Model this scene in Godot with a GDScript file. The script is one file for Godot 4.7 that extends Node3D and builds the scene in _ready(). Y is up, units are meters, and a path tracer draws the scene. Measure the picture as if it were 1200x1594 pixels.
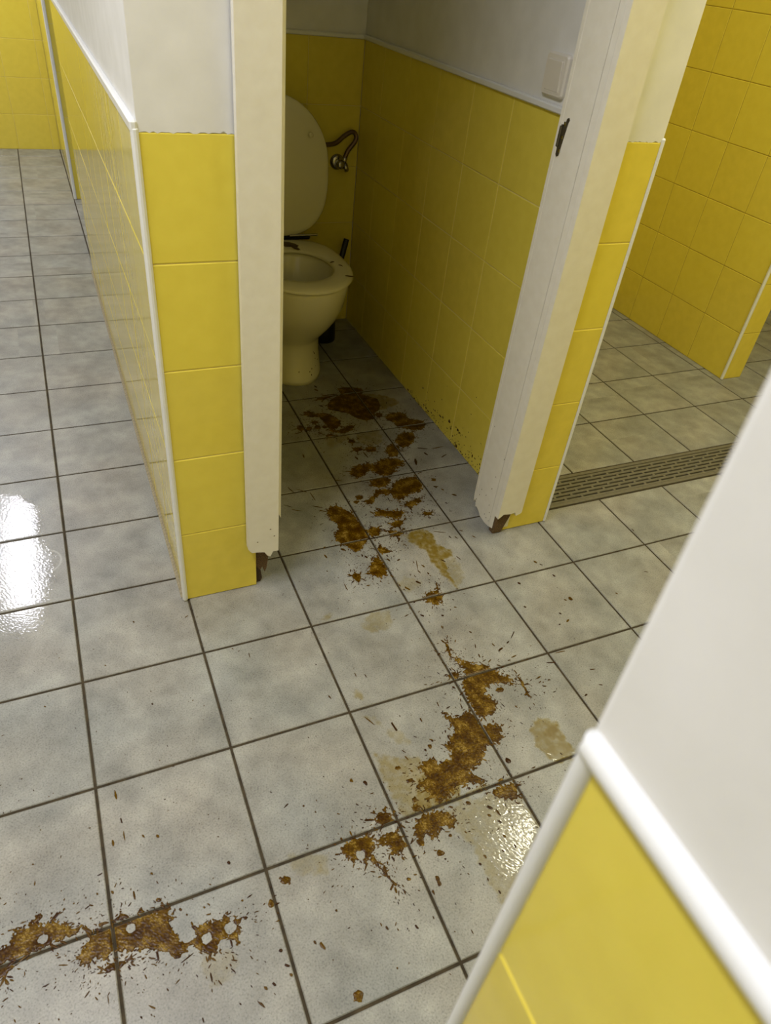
extends Node3D
const WALL_SPECKS = [[-1.4627,0.0085,0.0081,0.0038], [-1.356,0.074,0.0044,0.0036], [-1.406,0.005,0.0047,0.003], [-1.3309,0.0218,0.0044,0.0029], [-1.3128,0.0194,0.0044,0.0036], [-1.2949,0.017,0.0057,0.0029], [-1.2717,0.0239,0.0042,0.0021], [-1.2502,0.045,0.0041,0.0028], [-1.2629,0.0736,0.0028,0.0021], [-1.2133,0.0468,0.0094,0.0028], [-1.1945,0.053,0.004,0.0035], [-1.1512,0.0641,0.0076,0.0061], [-1.1561,0.033,0.0039,0.0021], [-1.1338,0.0451,0.0025,0.0048], [-1.0914,0.0665,0.0061,0.004], [-1.08,0.0639,0.0096,0.002], [-1.1043,0.0691,0.0037,0.002], [-1.1358,-0.0031,0.0064,0.0021], [-1.0835,0.0105,0.0061,0.0055], [-1.093,0.016,0.0049,0.0027], [-1.0528,0.0088,0.0048,0.0027], [-1.0668,0.0271,0.0036,0.0027], [-1.0399,0.0057,0.0036,0.0027], [-0.9834,0.0368,0.0045,0.0065], [-0.966,0.0388,0.0033,0.0019], [-0.9355,0.0385,0.0032,0.0026], [-0.9357,0.0569,0.0022,0.0019], [-1.0123,0.038,0.0023,0.0013], [-1.0382,0.0416,0.0024,0.002], [-1.0765,0.0333,0.0024,0.0013], [-1.0396,0.0732,0.0023,0.0013], [-1.0356,0.1581,0.0023,0.0019], [-1.026,0.2237,0.0017,0.0018]]
const JAMB_SPECKS = [[-0.7746,0.29], [-0.7011,0.233], [-0.7184,0.1628], [-0.722,0.1199], [-0.7665,0.0854], [-0.7706,0.0631], [-0.7171,0.0659], [-0.7084,0.0467], [-0.6973,0.0418], [-0.7177,0.0186], [-0.7037,0.0032], [-0.741,0.0833], [-0.7279,0.0255], [-0.7808,0.0398], [-0.7835,0.0299]]
const CASING_SPECKS = [[0.4445,0.1885], [0.4536,0.1667], [0.414,0.1568]]
const PUDDLE_A = [-0.1846,-1.2136,-0.0992,-1.1955,-0.0519,-1.1184,-0.0524,-0.9838,-0.0244,-0.9055,-0.0346,-0.8333,-0.0467,-0.7704,-0.0581,-0.7111,-0.076,-0.667,-0.1146,-0.6661,-0.1771,-0.7001]
const PUDDLE_B = [0.6033,0.0214,0.6326,0.0115,0.6889,0.0155,0.7218,0.0395,0.7374,0.0452,0.7451,0.0733,0.7481,0.1005,0.7073,0.1327,0.6665,0.1597,0.6305,0.1665,0.629,0.1248,0.6214,0.0762,0.6045,0.0419]
const PUDDLE_C = [0.8415,-0.0818,0.8688,-0.099,0.8921,-0.0942,0.9054,-0.0794,0.9052,-0.0595,0.9013,-0.0347,0.9079,-0.0116,0.893,0.0004,0.8503,-0.0025,0.8484,-0.0186,0.8369,-0.0447]
const SPILLS = [
	{"label": "dark wet brown puddle on the stall floor just in front of the toilet", "rough": 0.35, "bare": 0, "holes": [], "polys": [[0.947,-1.542,0.968,-1.547,1.002,-1.537,1.03,-1.526,1.032,-1.502,1.017,-1.485,1.033,-1.466,1.06,-1.44,1.053,-1.397,1.035,-1.368,1.014,-1.354,1.002,-1.32,0.967,-1.315,0.944,-1.334,0.932,-1.355,0.924,-1.376,0.907,-1.384,0.887,-1.399,0.867,-1.413,0.872,-1.44,0.896,-1.473,0.926,-1.491,0.949,-1.496,0.946,-1.516], [0.853,-1.498,0.88,-1.507,0.933,-1.509,0.934,-1.499,0.894,-1.488,0.869,-1.475,0.851,-1.484]]},
	{"label": "dark brown smear with a tail left of the puddle at the toilet", "rough": 0.6, "bare": 0.2, "holes": [], "polys": [[0.778,-1.416,0.799,-1.42,0.812,-1.398,0.841,-1.396,0.861,-1.382,0.873,-1.36,0.88,-1.331,0.867,-1.303,0.842,-1.288,0.827,-1.3,0.825,-1.336,0.818,-1.374,0.791,-1.38,0.775,-1.398], [0.824,-1.292,0.854,-1.28,0.876,-1.288,0.902,-1.304,0.913,-1.292,0.9,-1.273,0.866,-1.26,0.836,-1.272], [0.75,-1.321,0.745,-1.312,0.736,-1.309,0.729,-1.313,0.727,-1.322,0.73,-1.332,0.737,-1.338,0.746,-1.338,0.751,-1.331], [0.773,-1.312,0.769,-1.305,0.762,-1.303,0.757,-1.306,0.755,-1.312,0.757,-1.32,0.763,-1.325,0.77,-1.325,0.774,-1.32], [0.803,-1.313,0.798,-1.306,0.791,-1.303,0.785,-1.306,0.783,-1.314,0.786,-1.322,0.792,-1.328,0.8,-1.327,0.804,-1.322], [0.824,-1.31,0.82,-1.304,0.815,-1.302,0.81,-1.305,0.809,-1.31,0.811,-1.316,0.816,-1.32,0.821,-1.32,0.824,-1.316], [0.806,-1.343,0.801,-1.339,0.794,-1.337,0.786,-1.34,0.782,-1.346,0.784,-1.352,0.791,-1.355,0.799,-1.354,0.805,-1.35], [0.804,-1.263,0.822,-1.267,0.835,-1.255,0.826,-1.245,0.803,-1.246], [0.87,-1.221,0.884,-1.217,0.882,-1.201,0.87,-1.194,0.86,-1.207], [0.862,-1.173,0.889,-1.17,0.89,-1.154,0.87,-1.147,0.86,-1.157]]},
	{"label": "jagged dark splat beside the yellow wall of the toilet stall", "rough": 1, "bare": 0.5, "holes": [], "polys": [[1.036,-1.321,1.066,-1.341,1.097,-1.339,1.117,-1.324,1.113,-1.292,1.138,-1.277,1.16,-1.267,1.157,-1.24,1.13,-1.216,1.1,-1.219,1.073,-1.239,1.052,-1.249,1.055,-1.279,1.041,-1.296], [1.034,-1.335,1.028,-1.327,1.019,-1.323,1.012,-1.327,1.01,-1.336,1.014,-1.345,1.022,-1.352,1.031,-1.351,1.035,-1.345]]},
	{"label": "pair of round brown splats on the stall floor below the jagged one", "rough": 0.7, "bare": 0.35, "holes": [], "polys": [[1.012,-1.176,1.037,-1.204,1.062,-1.215,1.09,-1.208,1.086,-1.178,1.069,-1.153,1.041,-1.135,1.02,-1.132,1.013,-1.15], [0.957,-1.124,0.976,-1.156,0.998,-1.163,1.01,-1.143,1.003,-1.116,0.983,-1.093,0.959,-1.095], [0.935,-1.146,0.927,-1.137,0.914,-1.134,0.903,-1.139,0.899,-1.149,0.903,-1.16,0.915,-1.167,0.927,-1.166,0.935,-1.158]]},
	{"label": "wide ragged brown splat across the middle of the stall floor", "rough": 1.2, "bare": 0.9, "holes": [], "polys": [[0.805,-1.056,0.823,-1.073,0.85,-1.081,0.88,-1.077,0.896,-1.069,0.923,-1.089,0.952,-1.089,0.981,-1.078,0.992,-1.059,0.978,-1.039,0.946,-1.033,0.949,-1.017,0.919,-1.002,0.898,-1.008,0.879,-1.028,0.872,-1.045,0.847,-1.029,0.819,-1.015,0.806,-1.029]]},
	{"label": "crescent shaped brown splat with a tail in the stall doorway", "rough": 1.1, "bare": 0.8, "holes": [], "polys": [[0.843,-0.986,0.862,-0.999,0.895,-1.001,0.917,-0.988,0.905,-0.969,0.884,-0.954,0.861,-0.953,0.845,-0.968], [0.91,-0.961,0.935,-0.976,0.965,-0.979,0.991,-0.975,1,-0.954,0.995,-0.923,0.971,-0.901,0.943,-0.902,0.925,-0.893,0.897,-0.88,0.887,-0.897,0.891,-0.917,0.868,-0.916,0.855,-0.927,0.835,-0.911,0.812,-0.888,0.796,-0.892,0.799,-0.905,0.832,-0.926,0.844,-0.944,0.872,-0.946,0.895,-0.936], [0.909,-0.867,0.938,-0.872,0.968,-0.877,0.954,-0.857,0.915,-0.841,0.902,-0.852], [0.799,-0.923,0.794,-0.917,0.786,-0.915,0.779,-0.919,0.777,-0.925,0.779,-0.932,0.786,-0.937,0.794,-0.936,0.799,-0.93], [0.781,-0.907,0.777,-0.902,0.771,-0.901,0.766,-0.904,0.765,-0.908,0.766,-0.913,0.771,-0.916,0.777,-0.916,0.781,-0.912]]},
	{"label": "thick reddish brown splat in the doorway nearest the left door jamb", "rough": 0.7, "bare": 0.25, "holes": [], "polys": [[0.673,-0.873,0.68,-0.898,0.695,-0.911,0.712,-0.907,0.728,-0.888,0.742,-0.866,0.746,-0.831,0.749,-0.803,0.751,-0.776,0.748,-0.751,0.73,-0.734,0.707,-0.713,0.691,-0.711,0.682,-0.733,0.668,-0.752,0.658,-0.771,0.664,-0.795,0.681,-0.81,0.686,-0.835,0.674,-0.852], [0.754,-0.782,0.772,-0.793,0.792,-0.787,0.792,-0.77,0.778,-0.755,0.76,-0.754,0.753,-0.762]]},
	{"label": "thin broken brown splat between the reddish one and the crescent one", "rough": 1.2, "bare": 1, "holes": [], "polys": [[0.8,-0.85,0.823,-0.861,0.845,-0.847,0.87,-0.84,0.89,-0.831,0.877,-0.813,0.854,-0.803,0.84,-0.814,0.822,-0.826,0.802,-0.832], [0.829,-0.793,0.857,-0.799,0.873,-0.794,0.849,-0.77,0.828,-0.776], [0.801,-0.765,0.824,-0.767,0.835,-0.751,0.845,-0.742,0.825,-0.728,0.814,-0.744], [0.964,-0.799,0.958,-0.794,0.949,-0.794,0.941,-0.797,0.938,-0.803,0.94,-0.809,0.948,-0.812,0.957,-0.81,0.963,-0.805]]},
	{"label": "brown splat trailing down a floor joint outside the doorway", "rough": 0.9, "bare": 0.7, "holes": [], "polys": [[0.745,-0.707,0.767,-0.717,0.776,-0.698,0.788,-0.685,0.768,-0.679,0.75,-0.687], [0.724,-0.665,0.71,-0.652,0.699,-0.631,0.702,-0.613,0.719,-0.602,0.737,-0.605,0.75,-0.627,0.748,-0.652,0.741,-0.666,0.741,-0.675,0.728,-0.676], [0.685,-0.627,0.696,-0.629,0.7,-0.622,0.693,-0.621]]},
	{"label": "small ochre starburst splat on a floor joint below the yellow smear", "rough": 1.3, "bare": 0.9, "holes": [], "polys": [[0.805,-0.514,0.823,-0.517,0.834,-0.518,0.845,-0.535,0.847,-0.528,0.84,-0.514,0.849,-0.5,0.835,-0.482,0.825,-0.47,0.809,-0.472,0.798,-0.484,0.792,-0.496]]},
	{"label": "ochre splat with spray at the top of the long middle spill", "rough": 1.1, "bare": 0.75, "holes": [], "polys": [[0.778,-0.309,0.788,-0.307,0.791,-0.294,0.804,-0.288,0.815,-0.277,0.833,-0.273,0.843,-0.26,0.854,-0.244,0.86,-0.231,0.872,-0.223,0.876,-0.207,0.868,-0.198,0.852,-0.211,0.834,-0.215,0.813,-0.213,0.799,-0.2,0.805,-0.187,0.812,-0.172,0.804,-0.159,0.791,-0.146,0.766,-0.143,0.75,-0.154,0.753,-0.17,0.754,-0.19,0.755,-0.215,0.763,-0.234,0.779,-0.254,0.785,-0.271,0.782,-0.284], [0.743,-0.267,0.756,-0.272,0.766,-0.266,0.764,-0.256,0.751,-0.253,0.743,-0.259], [0.843,-0.192,0.839,-0.189,0.833,-0.188,0.828,-0.191,0.827,-0.195,0.829,-0.199,0.834,-0.201,0.84,-0.2,0.843,-0.196], [0.779,-0.352,0.785,-0.35,0.779,-0.332,0.776,-0.315,0.773,-0.314,0.773,-0.332], [0.893,-0.212,0.897,-0.207,0.896,-0.189,0.892,-0.17,0.889,-0.17,0.89,-0.191]]},
	{"label": "largest ochre brown spill in the middle of the grey floor", "rough": 1.1, "bare": 0.55, "holes": [], "polys": [[0.686,-0.182,0.701,-0.165,0.726,-0.164,0.742,-0.167,0.749,-0.141,0.752,-0.126,0.776,-0.123,0.792,-0.112,0.778,-0.088,0.762,-0.079,0.741,-0.081,0.724,-0.07,0.716,-0.056,0.693,-0.046,0.674,-0.042,0.685,-0.025,0.696,-0.014,0.686,-0.008,0.662,-0.02,0.639,-0.021,0.608,-0.006,0.589,-0.007,0.577,-0.021,0.578,-0.037,0.563,-0.045,0.562,-0.056,0.589,-0.059,0.585,-0.078,0.585,-0.085,0.599,-0.094,0.619,-0.094,0.622,-0.079,0.636,-0.08,0.651,-0.082,0.66,-0.093,0.655,-0.11,0.671,-0.122,0.685,-0.128,0.691,-0.146], [0.536,-0.014,0.547,-0.018,0.552,-0.008,0.542,-0.002,0.534,-0.007], [0.542,-0.031,0.55,-0.031,0.553,-0.023,0.543,-0.022], [0.548,-0.068,0.561,-0.069,0.563,-0.059,0.552,-0.063], [0.629,-0.119,0.627,-0.116,0.624,-0.115,0.622,-0.117,0.621,-0.12,0.622,-0.123,0.625,-0.125,0.628,-0.124,0.63,-0.122], [0.548,-0.096,0.546,-0.095,0.543,-0.094,0.54,-0.096,0.539,-0.098,0.54,-0.101,0.542,-0.102,0.546,-0.101,0.548,-0.099]]},
	{"label": "small ochre splat in a tile corner beside the wet shining patch", "rough": 0.8, "bare": 0.5, "holes": [], "polys": [[0.695,0.01,0.719,0.007,0.741,0.008,0.748,0.017,0.741,0.036,0.73,0.041,0.716,0.033,0.702,0.025], [0.731,-0.002,0.728,-0,0.725,-0,0.721,-0.002,0.72,-0.004,0.721,-0.007,0.724,-0.007,0.728,-0.007,0.731,-0.004]]},
	{"label": "ochre splat with two drips just below the largest spill", "rough": 0.9, "bare": 0.5, "holes": [], "polys": [[0.521,0.023,0.535,0.011,0.555,0.006,0.572,0.007,0.592,0.014,0.6,0.029,0.602,0.041,0.592,0.049,0.582,0.039,0.57,0.04,0.556,0.052,0.546,0.054,0.545,0.039,0.534,0.044,0.526,0.057,0.518,0.057,0.518,0.041], [0.554,0.084,0.551,0.086,0.547,0.086,0.543,0.084,0.541,0.081,0.543,0.078,0.547,0.076,0.551,0.077,0.554,0.08], [0.582,0.06,0.581,0.061,0.579,0.061,0.577,0.06,0.576,0.059,0.577,0.058,0.579,0.057,0.581,0.057,0.582,0.059], [0.521,0.115,0.526,0.116,0.525,0.124,0.524,0.132,0.52,0.132,0.52,0.125]]},
	{"label": "orange brown splat with a round bare spot on a floor joint", "rough": 0.7, "bare": 0.3, "holes": [[0.412,0.035,0.008]], "polys": [[0.385,0.011,0.396,0.005,0.412,0.004,0.433,0.006,0.443,0.014,0.44,0.029,0.433,0.04,0.434,0.056,0.43,0.059,0.425,0.045,0.415,0.051,0.408,0.043,0.397,0.042,0.389,0.031,0.383,0.021], [0.434,0.063,0.442,0.08,0.449,0.099,0.446,0.099,0.44,0.083]]},
	{"label": "orange brown splat in a tile corner right of the one with a bare spot", "rough": 0.9, "bare": 0.6, "holes": [], "polys": [[0.447,0.018,0.46,0.02,0.477,0.013,0.492,0.016,0.494,0.03,0.493,0.046,0.48,0.057,0.459,0.055,0.469,0.045,0.463,0.032,0.449,0.033], [0.497,0.047,0.495,0.049,0.492,0.05,0.489,0.048,0.489,0.046,0.49,0.043,0.492,0.042,0.495,0.043,0.497,0.045], [0.478,0.104,0.477,0.105,0.475,0.105,0.473,0.104,0.472,0.102,0.472,0.101,0.474,0.1,0.477,0.101,0.478,0.102]]},
	{"label": "speckled olive splat above the joint from two orange brown splats", "rough": 1.4, "bare": 1.3, "holes": [], "polys": [[0.462,-0.018,0.468,-0.024,0.484,-0.023,0.494,-0.014,0.494,-0,0.47,-0.002,0.461,-0.008]]},
	{"label": "ochre spill with a round bare spot at the left edge of the floor", "rough": 0.8, "bare": 0.45, "holes": [[-0.1,-0.018,0.007]], "polys": [[-0.166,-0.027,-0.15,-0.027,-0.142,-0.036,-0.137,-0.045,-0.125,-0.044,-0.116,-0.047,-0.105,-0.042,-0.093,-0.038,-0.084,-0.043,-0.079,-0.035,-0.068,-0.028,-0.06,-0.021,-0.045,-0.015,-0.043,-0.011,-0.058,-0.006,-0.074,-0.009,-0.09,-0.007,-0.105,-0.006,-0.12,-0.005,-0.139,-0.004,-0.167,-0.004], [-0.167,-0.004,-0.144,0.001,-0.144,0.008,-0.156,0.016,-0.167,0.014], [-0.115,-0.05,-0.109,-0.057,-0.102,-0.058,-0.099,-0.054,-0.104,-0.048,-0.112,-0.047]]},
	{"label": "wide ochre spill with several bare spots over the front left joint crossing", "rough": 0.8, "bare": 0.5, "holes": [[0.026,0.014,0.007],[0.134,0.071,0.008],[0.172,0.069,0.009],[0.107,0.055,0.011]], "polys": [[-0.055,0.029,-0.048,0.021,-0.039,0.014,-0.034,0.003,-0.022,0.001,-0.009,-0.002,-0,-0.001,0.001,0.038,-0.014,0.042,-0.021,0.044,-0.032,0.035,-0.039,0.04,-0.049,0.038], [0.001,-0.003,0.025,-0,0.044,0.001,0.064,0.003,0.08,0.002,0.089,0.002,0.085,0.013,0.093,0.022,0.084,0.025,0.083,0.034,0.092,0.048,0.096,0.06,0.111,0.065,0.118,0.062,0.115,0.045,0.129,0.048,0.147,0.049,0.161,0.052,0.171,0.046,0.176,0.06,0.195,0.061,0.186,0.068,0.184,0.079,0.178,0.095,0.166,0.083,0.155,0.078,0.149,0.088,0.147,0.097,0.131,0.095,0.121,0.087,0.115,0.077,0.104,0.071,0.099,0.078,0.083,0.08,0.075,0.069,0.063,0.06,0.048,0.056,0.033,0.049,0.019,0.045,-0,0.038], [0.008,-0.005,0.013,-0.013,0.022,-0.011,0.025,-0.004], [0.039,-0.005,0.046,-0.012,0.051,-0.002], [-0.019,-0.01,-0.012,-0.011,-0.005,-0.007,-0.018,-0.006], [-0.02,0.058,-0.009,0.055,0,0.055,0.011,0.058,0.013,0.062,0.001,0.065,-0.014,0.064], [0.077,-0.012,0.076,-0.011,0.074,-0.011,0.072,-0.012,0.07,-0.014,0.071,-0.016,0.072,-0.017,0.075,-0.016,0.077,-0.014]]},
	{"label": "small round ochre blot left of a crossing on the front tile", "rough": 0.8, "bare": 0.6, "holes": [], "polys": [[0.267,0.023,0.277,0.021,0.285,0.03,0.28,0.038,0.271,0.034]]},
	{"label": "small brown drop on the joint of the front tiles", "rough": 0.4, "bare": 0, "holes": [], "polys": [[0.238,0.057,0.243,0.05,0.247,0.053,0.246,0.062,0.24,0.062]]},
	{"label": "round ochre drop alone near the bottom joint of the front tile", "rough": 0.5, "bare": 0.3, "holes": [], "polys": [[0.323,0.229,0.332,0.224,0.338,0.233,0.332,0.241,0.322,0.237]]},
	{"label": "small olive drop left of the splat trailing down the joint", "rough": 0.6, "bare": 0.3, "holes": [], "polys": [[0.651,-0.629,0.662,-0.637,0.673,-0.628,0.669,-0.612,0.658,-0.601,0.652,-0.617]]},
]
const FILMS = [
	[0.5, [1.026,-1.488,1.081,-1.465,1.124,-1.425,1.124,-1.4,1.095,-1.382,1.04,-1.367,1.022,-1.4]],
	[0.78, [0.85,-0.733,0.875,-0.746,0.906,-0.744,0.922,-0.719,0.917,-0.681,0.939,-0.643,0.936,-0.619,0.907,-0.615,0.895,-0.565,0.892,-0.509,0.886,-0.539,0.878,-0.576,0.874,-0.613,0.88,-0.661,0.86,-0.685,0.845,-0.722]],
	[0.22, [0.912,-0.626,0.936,-0.619,0.939,-0.581,0.925,-0.538,0.892,-0.509,0.895,-0.565]],
	[0.16, [0.741,-0.567,0.778,-0.584,0.811,-0.562,0.811,-0.545,0.773,-0.535,0.751,-0.542]],
	[0.38, [0.512,-0.142,0.551,-0.118,0.592,-0.107,0.589,-0.073,0.564,-0.048,0.577,-0.021,0.589,-0.007,0.636,-0.003,0.693,-0.009,0.686,0.002,0.584,0.004,0.54,0.003,0.512,-0.01,0.511,-0.042,0.509,-0.088]],
	[0.3, [0.592,0.014,0.634,0.009,0.69,0.014,0.738,0.044,0.749,0.101,0.679,0.159,0.613,0.197,0.603,0.161,0.61,0.096,0.597,0.056]],
	[0.7, [0.567,-0.067,0.592,-0.065,0.631,-0.051,0.648,-0.025,0.628,-0.006,0.587,-0.003,0.556,-0.003,0.543,-0.024,0.562,-0.043]],
	[0.62, [0.843,-0.085,0.871,-0.102,0.894,-0.097,0.907,-0.082,0.907,-0.062,0.903,-0.037,0.909,-0.013,0.891,0.003,0.849,-0,0.848,-0.019,0.837,-0.045]],
	[0.85, [0.862,-0.071,0.889,-0.085,0.906,-0.076,0.895,-0.05,0.876,-0.04,0.868,-0.053]],
	[0.16, [0.124,0.088,0.165,0.104,0.172,0.124,0.152,0.141,0.127,0.14,0.119,0.113]],
	[0.2, [0.522,-0.231,0.543,-0.224,0.564,-0.149,0.593,-0.139,0.574,-0.202,0.568,-0.173]],
	[0.18, [0.291,-0.011,0.358,0.014,0.347,0.045,0.299,0.027]],
	[0.3, [0.53,-0.513,0.556,-0.532,0.558,-0.519,0.543,-0.509]],
	[0.35, [0.531,-0.302,0.541,-0.288,0.537,-0.275,0.524,-0.28]],
	[0.3, [0.331,0.022,0.342,0.024,0.342,0.035,0.331,0.036,0.327,0.027]],
	[0.25, [0.645,-0.495,0.694,-0.491,0.678,-0.442,0.629,-0.437,0.608,-0.464]],
	[0.25, [0.794,-1.249,0.873,-1.254,0.873,-1.228,0.793,-1.191]],
	[0.3, [0.905,-1.246,0.983,-1.244,0.974,-1.186,0.926,-1.165,0.891,-1.199]],
]
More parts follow.
